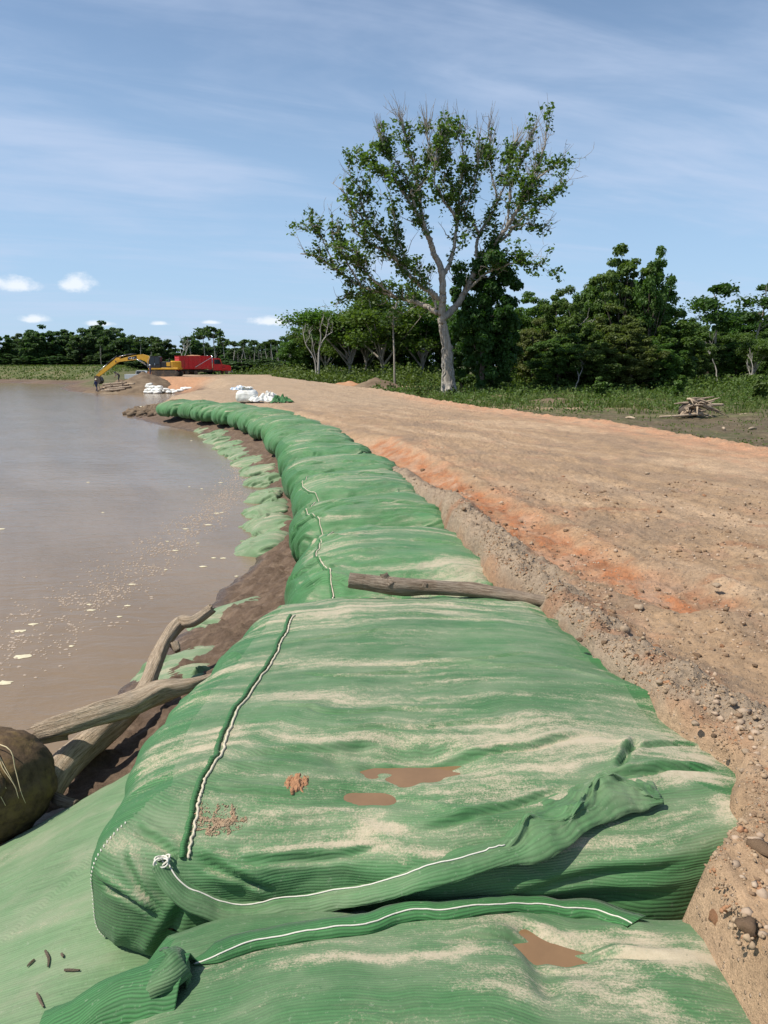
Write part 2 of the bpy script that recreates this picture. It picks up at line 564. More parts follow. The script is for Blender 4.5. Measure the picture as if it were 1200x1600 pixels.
M['pile_soil'] = simple('grey_brown_soil', (0.155, 0.112, 0.075), 0.95, 0.3, 1.2, spec=0.15, dirt=(0.22, 0.165, 0.11), dirt_amt=0.8, bstr=0.6)
M['clay'] = simple('orange_clay', (0.42, 0.215, 0.115), 0.95, 0.25, 1.0, spec=0.15, dirt=(0.40, 0.27, 0.17), dirt_amt=0.7, bstr=0.6)
M['rust'] = simple('mossy_brown_crust', (0.095, 0.062, 0.036), 0.9, 0.5, 16, spec=0.2, dirt=(0.17, 0.115, 0.045), dirt_amt=0.8, bstr=1.0)
M['straw'] = simple('dry_straw', (0.55, 0.45, 0.27), 0.8, 0.2, 15)
M['sack'] = simple('white_woven_sack', (0.74, 0.73, 0.68), 0.75, 0.10, 6, dirt=(0.52, 0.46, 0.36), dirt_amt=0.45, bstr=0.5)
M['sack_blue'] = simple('pale_blue_plastic', (0.62, 0.70, 0.80), 0.5, 0.10, 6)
M['yellow'] = simple('yellow_machine_paint', (0.74, 0.40, 0.035), 0.42, 0.12, 3, dirt=(0.40, 0.25, 0.10), dirt_amt=0.35)
M['steel'] = simple('worn_dark_steel', (0.085, 0.072, 0.06), 0.6, 0.3, 5, metal=0.3, dirt=(0.22, 0.15, 0.09), dirt_amt=0.7)
M['chrome'] = simple('hydraulic_rod', (0.65, 0.65, 0.66), 0.2, 0.05, 5, metal=1.0)
M['black'] = simple('black_paint', (0.02, 0.02, 0.022), 0.45, 0.2, 5, dirt=(0.10, 0.08, 0.06), dirt_amt=0.35)
M['glass'] = simple('dark_glass', (0.012, 0.016, 0.02), 0.08, 0.05, 2, spec=0.6, bstr=0)
M['red'] = simple('red_truck_paint', (0.58, 0.022, 0.026), 0.4, 0.14, 3, dirt=(0.30, 0.11, 0.07), dirt_amt=0.45)
M['rubber'] = simple('tyre_rubber', (0.03, 0.028, 0.026), 0.85, 0.2, 9, dirt=(0.2, 0.14, 0.09), dirt_amt=0.6)
M['white_paint'] = simple('white_paint', (0.75, 0.75, 0.74), 0.35, 0.06, 3)
M['skin'] = simple('skin', (0.22, 0.12, 0.075), 0.6, 0.1, 8)
M['shirt_navy'] = simple('navy_shirt', (0.03, 0.04, 0.11), 0.85, 0.2, 8)
M['shirt_grey'] = simple('grey_shirt', (0.16, 0.14, 0.14), 0.85, 0.2, 8)
M['jeans'] = simple('dark_trousers', (0.035, 0.045, 0.09), 0.85, 0.2, 8)
M['hat'] = simple('cream_hat', (0.66, 0.60, 0.44), 0.7, 0.08, 8)


def water_mat():
    m, T = new_mat('muddy_river_water')
    c = T.n('ShaderNodeTexCoord').outputs['Object']
    x, y, z = T.sep(c)
    # current streaks drift along the bank
    sx = T.math('ADD', T.math('MULTIPLY', x, 0.85), T.math('MULTIPLY', y, 0.5))
    sy = T.math('SUBTRACT', T.math('MULTIPLY', y, 0.85), T.math('MULTIPLY', x, 0.5))
    n0 = T.noise(T.xyz(T.math('MULTIPLY', sx, 0.5), T.math('MULTIPLY', sy, 0.12), 0.0), 1.0, 5, 0.6, 0.6)
    n1 = T.noise(T.xyz(T.math('MULTIPLY', x, 1.3), T.math('MULTIPLY', y, 2.6), 0.0), 1.0, 4, 0.55, 0.4)
    n2 = T.noise(T.xyz(T.math('MULTIPLY', x, 6.0), T.math('MULTIPLY', y, 13.0), 0.0), 1.0, 4, 0.6, 0.3)
    calm = T.noise(T.xyz(T.math('MULTIPLY', x, 0.11), T.math('MULTIPLY', y, 0.16), 2.0), 1.0, 4, 0.6, 0.5)
    base = T.mix(T.ramp(n0, 0.3, 0.7), (0.190, 0.134, 0.082), (0.232, 0.166, 0.105))
    h = T.math('ADD', T.math('MULTIPLY', n1, 1.0), T.math('MULTIPLY', n2, T.ramp(calm, 0.35, 0.65, 0.10, 0.5)))
    h = T.math('ADD', h, T.math('MULTIPLY', n0, 1.2))
    finish(T, base, 0.16, h, 0.26, 0.09, 0.36, extra={'IOR': 1.33})
    return m


M['water'] = water_mat()

# ------------------------------------------------------------------ lie of the land
WL = np.array([(-4.9, -30), (-4.5, 0), (-4.2, 3.0), (-3.3, 5.2), (-3.05, 6.9), (-2.85, 10.2), (-2.5, 13.6), (-2.85, 17.5), (-3.7, 22.7), (-5.9, 28.9),
               (-9.4, 39.7), (-15.6, 48.8), (-19.5, 56), (-21.0, 62), (-19.5, 68), (-20.5, 76), (-24.5, 90), (-28, 99), (-32, 102), (-38, 102.5), (-44, 105),
               (-52, 120), (-60, 145), (-81, 158), (-140, 166), (-320, 190), (-1500, 300)], float)
WATER_POLY = np.vstack([WL, [(-1500, -30)]])
ROAD_POLY = np.array([(-3, -30), (11, -30), (11, 8), (10.6, 16), (10.35, 19.9), (9.45, 27.4), (5.2, 40), (0, 62.5), (-12.5, 97), (-18, 118), (-20, 132), (-35.5, 132),
                      (-35.5, 104), (-31, 101), (-24, 88), (-19, 66), (-14, 52), (-9, 40), (-6, 29), (-3.5, 22), (-2.5, 14), (-3, 5)], float)
ROW = np.array([(0.55, 0.0), (0.5, 3.5), (0.33, 6.8), (0.12, 9.0), (-0.05, 11.7), (-0.5, 14.5), (-1.45, 20), (-2.8, 27), (-4.8, 34), (-7.3, 40), (-10.4, 44.8), (-15.0, 49.6)], float)
TRACK = np.array([(3.4, 2), (3.2, 8), (2.7, 14), (1.9, 22), (.2, 34), (-3.5, 50), (-9.5, 75)], float)
RUT = np.array([(-.2, 23), (.76, 17.6), (1.67, 11.8), (2.0, 9.9), (2.45, 8.0), (3.0, 7.0)], float)
BAG_EDGE = np.array([(1.95, -8), (1.9, 1.0), (1.40, 2.6), (1.50, 3.1), (1.86, 3.5), (2.06, 3.95), (1.90, 4.5), (1.66, 5.5), (1.50, 7), (1.24, 8.0), (1.02, 10), (.93, 11.8), (.42, 15), (-.28, 20), (-2.2, 29)], float)
BERM = np.array([(0.20, 17.5), (.66, 14.5), (1.14, 11.8), (1.24, 9.8), (1.46, 8.4), (1.70, 7.0), (1.84, 5.6), (2.12, 4.75), (2.46, 4.15), (2.46, 3.4), (1.98, 2.7), (2.15, 1.0)], float)


def poly_dist(x, y, P, closed=False):
    """distance to a polyline and the arc position of the nearest point"""
    Q = np.vstack([P, P[:1]]) if closed else P
    best = np.full(x.shape, 1e18)
    arc = np.zeros(x.shape)
    s0 = 0.0
    for a, b in zip(Q[:-1], Q[1:]):
        d = b - a
        L = np.hypot(*d)
        t = np.clip(((x - a[0]) * d[0] + (y - a[1]) * d[1]) / (L * L), 0, 1)
        q = (x - a[0] - t * d[0]) ** 2 + (y - a[1] - t * d[1]) ** 2
        m = q < best
        best = np.where(m, q, best)
        arc = np.where(m, s0 + t * L, arc)
        s0 += L
    return np.sqrt(best), arc


def inside(x, y, P):
    r = np.zeros(x.shape, bool)
    for a, b in zip(P, np.roll(P, -1, 0)):
        c = ((a[1] > y) != (b[1] > y)) & (x < (b[0] - a[0]) * (y - a[1]) / (b[1] - a[1] + 1e-12) + a[0])
        r ^= c
    return r


def land(x, y):
    """height and surface masks of the terrain at plan points"""
    x, y = np.asarray(x, float), np.asarray(y, float)
    r = np.hypot(x, y)
    dw, _ = poly_dist(x, y, WL)
    dw = np.where(inside(x, y, WATER_POLY), -dw, dw)
    dw = dw + np.where(y < 60, 0.16, 0.5) * fbm(x * 0.9, y * 0.9, 3, 11)
    dr, _ = poly_dist(x, y, ROAD_POLY, True)
    dr = np.where(inside(x, y, ROAD_POLY), dr, -dr)
    dr = dr + 0.22 * fbm(x * 0.8, y * 0.8, 3, 15)
    dyke = sstep(-x, 46, 62) * sstep(y, 100, 125)
    roadz = 1.45 + 0.55 * sstep(y, 45, 100) + 0.05 * fbm(x * .25, y * .25, 2, 3)
    lowz = 0.98 + 0.16 * fbm(x * .09, y * .09, 3, 21) + 0.10 * fbm(x * .4, y * .4, 3, 22) + 0.5 * sstep(y, 90, 260)
    onroad = sstep(dr, -1.7, 0.15)
    P = lowz + (roadz - lowz) * onroad
    P = P + (3.35 - P) * dyke
    Wd = 3.9 + 1.1 * sstep(y, 50, 60) + 9 * dyke
    t = np.clip(dw / Wd, 0, 1)
    prof = np.interp(t, [0, .18, .40, .62, 1], [0, .15, .33, .62, 1])
    z = np.where(dw >= 0, P * prof, np.maximum(-1.2, 0.35 * dw))
    z = z - 0.32 * sstep(6.1 - y, 0, .8) * sstep(-0.8 - x, 0, .5) * sstep(dw, 0, .6)
    mud = sstep(0.62 - t, 0, .12) * (1 - dyke * sstep(t, .18, .3))
    # relief
    near = 1 / (1 + (r / 30.0) ** 2)
    lump = fbm(x * 3.1, y * 3.1, 4, 31)
    z = z + mud * (0.075 * lump + 0.045 * np.abs(fbm(x * 7, y * 7, 3, 33)) + .02 * fbm(x * 17, y * 17, 2, 34)) * sstep(dw, -.1, .5)
    rd = onroad * (1 - mud)
    along = fbm(x * 0.75 + 3, y * 0.30, 3, 41)
    tread = pn(x * 1.3 + .25 * y, y * 6.5 - .3 * x, 43)
    z = z + rd * (0.03 * along + 0.012 * tread * (fbm(x * .5, y * .4, 2, 44) > -.1) + 0.024 * lump + 0.020 * fbm(x * 9, y * 9, 3, 45) * (1 + .8 * pn(x * .8, y * .8, 47)) + near * 0.013 * np.maximum(fbm(x * 22, y * 22, 3, 46, .6) - .1, 0))
    nr, na = np.full(x.shape, 9.0), np.zeros(x.shape)
    nb, ba = np.full(x.shape, 9.0), np.zeros(x.shape)
    m = (y < 30) & (x > -2) & (x < 7) & (y > -1)
    if m.any():
        a_, b_ = poly_dist(x[m], y[m], RUT)
        nr[m], na[m] = a_, b_
        a_, b_ = poly_dist(x[m], y[m], BERM)
        nb[m], ba[m] = a_, b_
    rutw = 0.34 + 0.10 * sstep(na, 4, 14)
    rut = sstep(rutw + 0.14 * fbm(x * 2.2, y * 2.2, 3, 51) - nr, -0.12, 0.14)
    z = z - 0.07 * rut + 0.05 * np.exp(-((nr - rutw - .22) / .16) ** 2) * sstep(y, 24, 20)
    trk = np.zeros(x.shape)
    mt = (y < 75) & (y > 2) & (onroad > .3)
    if mt.any():
        for off_, ph_ in ((0, 0), (1.75, .4), (3.1, 1.1), (4.9, 2.0)):
            T_ = TRACK + np.array([off_, 0])
            td, ta = poly_dist(x[mt], y[mt], T_)
            td = td + .05 * pn(ta * .7, ta * 0 + off_, 58)
            b_ = sstep(.24 - td, 0, .08) * sstep(fbm(ta * .25, ta * 0 + off_ * 3, 2, 59), -.45, .1)
            z[mt] += b_ * (-.014 + .011 * np.sign(np.sin(ta * 2 * math.pi / .19 + ph_ + td * 9)) * np.abs(np.sin(ta * 2 * math.pi / .19 + ph_ + td * 9)) ** .5) + .010 * np.exp(-((td - .30) / .06) ** 2) * (b_ > -1) * sstep(fbm(ta * .25, ta * 0 + off_ * 3, 2, 59), -.45, .1)
            trk[mt] = np.maximum(trk[mt], b_)
    bw = 0.30 + 0.07 * fbm(x * 1.5, y * 1.5, 2, 53)
    berm = np.exp(-(nb / bw) ** 2) * sstep(y, 21, 17) * (.45 + .55 * sstep(y, 3.4, 4.8))
    z = z + berm * (0.10 + .05 * sstep(y, 7, 10) + 0.06 * fbm(x * 3.3, y * 3.3, 3, 54)) + berm * 0.06 * np.abs(fbm(x * 11, y * 11, 3, 55))
    # hollow that the near bags lie in
    m = (y < 22) & (x > -6) & (x < 4)
    if m.any():
        xe = np.interp(y[m], BAG_EDGE[:, 1], BAG_EDGE[:, 0]) + .05 * fbm(y[m] * 2.2, x[m] * .8, 3, 57)
        z[m] = z[m] - .75 * sstep(xe - x[m], -.06, .22) * np.where(y[m] < 5.6, sstep(x[m], -1.9, -1.5), sstep(x[m], -.9, -.2)) * sstep(22 - y[m], 0, 3)
    # small spoil lip along the outer road edge
    lip = np.exp(-((dr - .25) / .35) ** 2) * sstep(y, 5, 12) * sstep(100 - y, 0, 30) * (x > -2)
    z = z + lip * (0.06 + 0.05 * lump)
    # meadow tussocks and little banks
    mead = (1 - onroad) * (1 - mud)
    z = z + mead * (0.05 * fbm(x * 1.2, y * 1.2, 3, 61))
    return z, dict(dw=dw, dr=dr, mud=mud, onroad=onroad, rut=rut, berm=berm, dyke=dyke, t=t, lip=lip, mead=mead, trk=trk)


def land_z(x, y):
    return float(land(np.array([float(x)]), np.array([float(y)]))[0][0])


def steps(a, b, f):
    """coordinates from a to b with spacing f(value)"""
    o = [a]
    while o[-1] < b:
        o.append(o[-1] + f(o[-1]))
    return o


xs = [-v for v in steps(4.0, 1500, lambda v: 0.07 + 0.034 * (v - 4))][::-1]
xs += steps(-4.0 + .065, 0.85, lambda v: 0.065)
xs += steps(xs[-1] + .027, 4.6, lambda v: 0.027)
xs += steps(xs[-1] + .05, 12, lambda v: 0.06 + 0.008 * (v - 4.6))
xs += steps(xs[-1] + .12, 1500, lambda v: 0.11 + 0.04 * (v - 12))
ys = steps(-12, 2.4, lambda v: .6)
ys += steps(ys[-1] + .03, 11, lambda v: 0.027)
ys += steps(ys[-1] + .03, 170, lambda v: 0.03 + 0.0085 * (v - 11))
ys += steps(ys[-1] + 1.5, 1800, lambda v: 1.5 + 0.05 * (v - 170))
gx, gy = np.meshgrid(np.array(xs), np.array(ys), indexing='ij')
GX, GY = gx.ravel(), gy.ravel()
GZ, MK = land(GX, GY)


def blend(c, w, col):
    return c + (np.asarray(col) - c) * np.clip(w, 0, 1)[:, None]


fa = fbm(GX * .55, GY * .55, 4, 71)
fb_ = fbm(GX * 2.0, GY * 1.1, 4, 72)
fs = fbm(GX * 0.9 + .35 * GY, GY * .16, 4, 73)
C = np.tile(np.array([0.360, 0.240, 0.142]), (len(GX), 1))
C = blend(C, sstep(fs, -.05, .55) * .8, (0.45, 0.315, 0.200))
C = blend(C, sstep(fa, .1, .7) * .55, (0.235, 0.168, 0.115))
C = blend(C, sstep(-fs, .15, .6) * .55, (0.250, 0.178, 0.120))
C = blend(C, sstep(fb_, .35, .8) * .6, (0.385, 0.235, 0.145))
# tan, sandy far stretch of the road
C = blend(C, sstep(GY, 30, 50) * .6, (0.39, 0.290, 0.195))
# pinkish orange clay towards the outer edge and round the rut
edge = np.exp(-(np.maximum(MK['dr'] - .4, 0) / 1.5) ** 2) * (GX > -3) * sstep(GY, 8, 14) * sstep(70 - GY, 0, 30)
C = blend(C, edge * (.65 + .5 * fb_), (0.50, 0.265, 0.150))
nr_, na_ = poly_dist(GX, GY, RUT)
C = blend(C, np.exp(-(nr_ / .95) ** 2) * (0.45 + .8 * fb_) * sstep(GY, 7, 10), (0.47, 0.245, 0.130))
fh = fbm(GX * 3.2, GY * 1.8, 4, 77)
C = blend(C, MK['rut'] * (.45 + .55 * sstep(fh, -.35, .35)), (0.38, 0.158, 0.070))
C = blend(C, MK['rut'] * sstep(fb_, .0, .5) * .75, (0.42, 0.27, 0.175))
C = blend(C, MK['trk'] * .4, (0.29, 0.20, 0.13))
bx = MK['berm']
C = blend(C, sstep(bx, .25, .6) * .9, (0.31, 0.24, 0.17))
C = blend(C, sstep(bx, .12, .3) * sstep(.62 - bx, 0, .2) * (fb_ > -.25) * .45, (0.31, 0.16, 0.085))
wetpatch = sstep(fbm(GX * .7 + 9, GY * 1.6, 3, 75), .42, .7) * MK['onroad'] * (GY < 12)
C = blend(C, wetpatch * .6, (0.30, 0.145, 0.075))
# low meadow: dark silt beside the road, then green
mead = MK['mead']
mg = fbm(GX * .22, GY * .3, 4, 81)
green = sstep(GY + 9 * mg, 38, 50)
mc = np.tile(np.array([0.105, 0.080, 0.046]), (len(GX), 1))
mc = blend(mc, sstep(fb_, 0, .6) * .7, (0.17, 0.13, 0.078))
mc = blend(mc, sstep(fa, .1, .5) * .6, (0.075, 0.085, 0.03))
mc = blend(mc, green * .75, (0.085, 0.095, 0.030))
mc = blend(mc, green * sstep(mg, .2, .55) * .8, (0.15, 0.135, 0.06))
track = np.exp(-((GY - 93 - 2 * np.sin(GX * .15)) / 2.2) ** 2) * ((GX > -12) & (GX < 22))
track = np.maximum(track, np.exp(-((GY - 80 - .2 * (GX - 30)) / 1.6) ** 2) * ((GX > 26) & (GX < 48)) * (mg > -.1))
track = np.maximum(track, np.exp(-((GY - 46 - .1 * GX) / 1.1) ** 2) * ((GX > 5) & (GX < 18)) * (fa > -.2) * .7)
mc = blend(mc, track, (0.44, 0.29, 0.185))
C = C + (mc - C) * np.clip(mead * (1 - sstep(MK['dr'], -1.2, -.2) * .9), 0, 1)[:, None]
# far grassed dyke
dk = MK['dyke']
C = blend(C, dk * sstep(MK['t'], .18, .3), (0.085, 0.105, 0.032))
C = blend(C, dk * sstep(MK['t'], .25, .4) * sstep(fbm(GX * .3, GY * .3, 3, 83), .0, .5) * .65, (0.20, 0.16, 0.085))
# river bank mud
mud = MK['mud']
C = blend(C, np.maximum(mud, dk * sstep(.3 - MK['t'], 0, .1)), (0.118, 0.078, 0.052))
C = blend(C, mud * sstep(fbm(GX * 2.5, GY * 2.5, 4, 85), -.05, .6) * .75, (0.180, 0.124, 0.084))
C = blend(C, mud * sstep(.28 - MK['dw'], 0, .25) * .8, (0.095, 0.062, 0.042))
# orange clay face of the tip head under the machines
tip = sstep(GY, 84, 92) * sstep(-GX, 20, 26) * sstep(GX, -34, -32) * sstep(MK['dw'], .3, 1.2) * sstep(7.5 - MK['dw'], 0, 2)
C = blend(C, tip * .9, (0.43, 0.225, 0.12))
wet = np.clip(mud * sstep(.5 - MK['dw'], 0, .5) * .75 + MK['rut'] * .22 * (fa > 0) + mud * .12, 0, 1)

F = grid_faces(len(xs), len(ys))
zmax = GZ[F].max(1)
F = F[zmax > -0.30]
fm = mud[F].mean(1)
fr = MK['onroad'][F].mean(1)
is_mud = fm > 0.5
is_road = (fr > 0.35) & ~is_mud
V3 = np.stack([GX, GY, GZ], 1)


def sub_mesh(name, sel, mat, label):
    f = F[sel]
    ids, inv = np.unique(f, return_inverse=True)
    o = mesh_obj(name, V3[ids], inv.reshape(f.shape), mat, None, True, {'wet': wet[ids]}, C[ids])
    return tag(o, label, None, None, 'structure')


sub_mesh('dirt_road', is_road, M['road'], 'tan and orange earth road on top of the embankment')
sub_mesh('river_bank', is_mud, M['mud'], 'dark wet mud slope at the edge of the river')
sub_mesh('ground', ~is_road & ~is_mud, M['ground'], 'low grassy ground beyond the embankment road')

wv = np.array([(-1500, -40, 0), (14, -40, 0), (14, 500, 0), (-1500, 500, 0)], float)
tag(mesh_obj('river', wv, [(0, 1, 2, 3)], M['water'], None, False), 'wide muddy brown river', None, None, 'structure')


# ------------------------------------------------------------------ green geotextile bags
def profile(n, bw, ch, tmax):
    tau = np.linspace(0, tmax, 1500)
    s, c = np.sin(tau), np.cos(tau)
    f = np.abs(s) ** (2 / n)
    zz = np.sign(c) * np.abs(c) ** (2 / n)
    arc = np.concatenate([[0], np.cumsum(np.hypot(np.diff(f * bw), np.diff(zz * ch)))])
    return arc / arc[-1], f, zz, arc[-1]


def bag_grid(NL, NR, FR, FL, zL, zR, cL, cR, nu, nv, seed, rnd=.5, n=2.8, wr=.02, dips=(), blobs=(), sand0=0.0, tmax=2.2, down=.55, push=None, zfun=None, ridges=1.0, creases=(), nrand=0, csig=.022, camp=.03):
    """a filled bag: u runs across the row, v along it; outer rim of the grid wraps down the sides"""
    NL, NR, FR, FL = map(np.asarray, (NL, NR, FR, FL))
    bw = .25 * (np.linalg.norm(NR - NL) + np.linalg.norm(FR - FL))
    lw = .25 * (np.linalg.norm(FL - NL) + np.linalg.norm(FR - NR))
    R_, F_, Z_, arc = profile(n, .5 * (bw + lw), .5 * (cL + cR), tmax)
    u, v = np.meshgrid(np.linspace(-1, 1, nu), np.linspace(-1, 1, nv), indexing='ij')
    r = np.maximum(np.maximum(np.abs(u), np.abs(v)), 1e-6)
    su, sv = u / r, v / r
    cu, cv = su * np.sqrt(1 - sv * sv / 2), sv * np.sqrt(1 - su * su / 2)
    bu, bv = su + (cu - su) * rnd, sv + (cv - sv) * rnd
    ur, vr = u * arc, v * arc
    rim = 1 + 0.035 * fbm(su * 2.1 + seed, sv * 2.1, 2, seed)
    f = np.interp(r, R_, F_) * rim
    zz = np.interp(r, R_, Z_)
    pu, pv = bu * f, bv * f
    a, b = (pu + 1) / 2, (pv + 1) / 2
    X = (1 - a)[..., None] * ((1 - b)[..., None] * NL + b[..., None] * FL) + a[..., None] * ((1 - b)[..., None] * NR + b[..., None] * FR)
    ac = np.clip(a, 0, 1)
    zm = zL + (zR - zL) * ac
    cc = cL + (cR - cL) * ac
    z = zm + np.where(zz > 0, zz * cc, zz * down)
    P = np.concatenate([X, z[..., None]], -1)
    if zfun is not None:
        P[..., 2] += zfun(P[..., 0], P[..., 1], u, v)
    Nn = np.cross(np.gradient(P, axis=0), np.gradient(P, axis=1))
    Nn /= np.linalg.norm(Nn, axis=-1, keepdims=True) + 1e-12
    # cloth: broad sag, long folds running across, tight creases towards the ends and sides
    warp = .12 * fbm(ur * .6, vr * .5, 2, seed + 5)
    broad = fbm(vr * .75 + warp, ur * .45, 3, seed + 1)
    fold = pn((vr + warp) * 2.6, ur * .32 + 4, seed + 2) + .35 * pn((vr + warp) * 5.6, ur * .5, seed + 3)
    fold = fold + .12 * pn((vr + warp * 1.5) * 12.0, ur * .9, seed + 8)
    crease = np.abs(pn((vr + 2.2 * warp) * 1.7, ur * .55 + 9, seed + 4)) ** .7
    edge = sstep(r, .45, .8)
    d = wr * (0.9 * broad + ridges * (.55 + .9 * edge) * .55 * fold + edge * .9 * (crease - .5))
    side = edge * (np.abs(v) < np.abs(u)) * sstep(np.abs(u) - np.abs(v), 0, .15)
    pin = np.clip(1 - np.abs(pn((vr + 3.5 * warp) * 1.35 + ur * .12, ur * .22 + 2, seed + 31)) * 9, 0, 1) ** 1.5 * sstep(fbm(ur * .8, vr * .9, 2, seed + 33), -.15, .35)
    pin2 = np.clip(1 - np.abs(pn(vr * .9 - ur * .55 + 2 * warp, ur * .5 + vr * .3, seed + 35)) * 11, 0, 1) ** 1.5 * sstep(fbm(ur * .9 + 5, vr * .9, 2, seed + 36), .05, .5)
    d = d + wr * (.55 * pin + .75 * pin2 * (.4 + edge))
    d = d + side * wr * .8 * pn(vr * 3.2, ur * .6, seed + 6)
    for (u0, v0, ru, rv, dep) in dips:
        wx_ = .55 * ru * fbm(u * 6 + 3, v * 9, 3, seed + 61)
        wy_ = .6 * rv * fbm(u * 5, v * 12 + 7, 3, seed + 62)
        q = ((u - u0 + wx_) / ru) ** 2 + ((v - v0 + wy_) / rv) ** 2
        d = d - dep * np.exp(-q)
    # sharp creases: each a line over the cloth with a furrow on one side and a ridge on the other
    cr = list(creases)
    rg = np.random.default_rng(seed + 500)
    for k in range(nrand):
        u0, v0 = rg.uniform(-.9, .7), rg.uniform(-.85, .85)
        ln = rg.uniform(.25, .9)
        sl = rg.normal(0, .16)
        if k % 3 == 0:
            u0, ln, sl = rg.uniform(-.9, -.6), rg.uniform(.2, .5), rg.normal(0, .45)
        pts = [(u0 + ln * q, v0 + sl * ln * q + .03 * rg.normal()) for q in (0, .33, .66, 1)]
        cr.append((pts, csig * rg.uniform(.7, 1.5), camp * rg.uniform(.4, 1.1)))
    for pts, sg, am in cr:
        Q = spline([(a * arc, b * arc, 0) for a, b in pts], 14)[:, :2]
        tot = np.linalg.norm(np.diff(Q, axis=0), axis=1).sum()
        lo, hi = Q.min(0) - 5 * sg, Q.max(0) + 5 * sg
        mk = (ur > lo[0]) & (ur < hi[0]) & (vr > lo[1]) & (vr < hi[1])
        if not mk.any():
            continue
        ds, sa = poly_dist(ur[mk], vr[mk], Q)
        side_ = vr[mk] - np.interp(ur[mk], np.sort(Q[:, 0]), Q[np.argsort(Q[:, 0]), 1])
        fade = sstep(sa, 0, .25 * tot) * sstep(tot - sa, 0, .25 * tot) if am > 0 else 1.0
        am = abs(am)
        d[mk] += fade * am * (-np.exp(-(ds / sg) ** 2) + .8 * np.exp(-((ds - 1.9 * sg) / (1.3 * sg)) ** 2) * (side_ > 0) * 1.0 + .25 * np.exp(-((ds - 1.9 * sg) / (1.3 * sg)) ** 2) * (side_ <= 0))
    P = P + Nn * d[..., None]
    if push is not None:
        P = push(P, u, v)
    Nn = np.cross(np.gradient(P, axis=0), np.gradient(P, axis=1))
    Nn /= np.linalg.norm(Nn, axis=-1, keepdims=True) + 1e-12
    if Nn[nu // 2, nv // 2, 2] < 0:
        Nn = -Nn
    sand = sand0 + .17 * fbm(vr * 1.3 + warp, ur * .33, 4, seed + 7) + .20 * pn(vr * 7 + 3 * warp, ur * .6, seed + 9) + .17 * pn(vr * 19 + 5 * warp, ur * .9, seed + 10) - .10 * fold - 1.3 * np.clip(.86 - Nn[..., 2], 0, 1)
    for (u0, v0, ru, rv, am) in blobs:
        wb = .75 * fbm(u * 5, v * 22, 4, seed + 77)
        q = np.hypot((u - u0) / ru, (v - v0) / rv) + wb
        sand = sand + .52 * am * sstep(q, 1.3, .1)
    return dict(P=P, N=Nn, u=u, v=v, r=r, rib=vr, acr=ur, sand=sand, nu=nu, nv=nv, arc=arc)


def bag_parts(g, root, mat_top, mat_side, redge=.60, split=True):
    P = g['P'].reshape(-1, 3)
    F = grid_faces(g['nu'], g['nv'])
    at_ = {'rib': g['rib'].ravel(), 'across': g['acr'].ravel(), 'sand': g['sand'].ravel()}
    if not split:
        return [mesh_obj('body', P, F, mat_top, root, True, at_)]
    u, v = g['u'].ravel()[F].mean(1), g['v'].ravel()[F].mean(1)
    side = (np.abs(u) > redge) & (np.abs(u) > np.abs(v))
    out = []
    for nm, sel, mt in (('top_panel', ~side, mat_top), ('side_panel', side & (u < 0), mat_side), ('side_panel', side & (u > 0), mat_side)):
        f = F[sel]
        ids, inv = np.unique(f, return_inverse=True)
        out.append(mesh_obj(nm, P[ids], inv.reshape(f.shape), mt, root, True, {k: a[ids] for k, a in at_.items()}))
    return out


def surf(g, u, v, lift=0.0):
    """points on a bag surface at (u, v) arrays, lifted along the normal"""
    fi = (np.asarray(u) + 1) / 2 * (g['nu'] - 1)
    fj = (np.asarray(v) + 1) / 2 * (g['nv'] - 1)
    i, j = np.clip(fi.astype(int), 0, g['nu'] - 2), np.clip(fj.astype(int), 0, g['nv'] - 2)
    a, b = (fi - i)[..., None], (fj - j)[..., None]
    S = lambda A: A[i, j] * (1 - a) * (1 - b) + A[i + 1, j] * a * (1 - b) + A[i, j + 1] * (1 - a) * b + A[i + 1, j + 1] * a * b
    return S(g['P']) + S(g['N']) * np.asarray(lift)[..., None]


def find_uv(g, x, y):
    """upper-surface parameters nearest to plan point(s) x, y"""
    P = g['P']
    up = g['N'][..., 2] > .15
    out = []
    for a, b in zip(np.atleast_1d(x), np.atleast_1d(y)):
        d = (P[..., 0] - a) ** 2 + (P[..., 1] - b) ** 2 + np.where(up, 0, 9)
        k = np.unravel_index(np.argmin(d), d.shape)
        out.append((g['u'][k], g['v'][k]))
    return np.array(out)


def see_uv(g, pts):
    """surface parameters of the bag where the sight lines through photo pixels meet it"""
    P = g['P'] - np.array([0, 0, CAM_H])
    out = []
    toward = -P
    vis = (g['N'] * toward).sum(-1) > 0
    for px, py in pts:
        d = ray(px, py)
        d = d / np.linalg.norm(d)
        tt = (P * d).sum(-1)
        q = ((P - tt[..., None] * d) ** 2).sum(-1) + np.where(vis, 0, 5) + 1e-4 * tt
        k = np.unravel_index(np.argmin(q), q.shape)
        out.append((g['u'][k], g['v'][k]))
    return np.array(out)


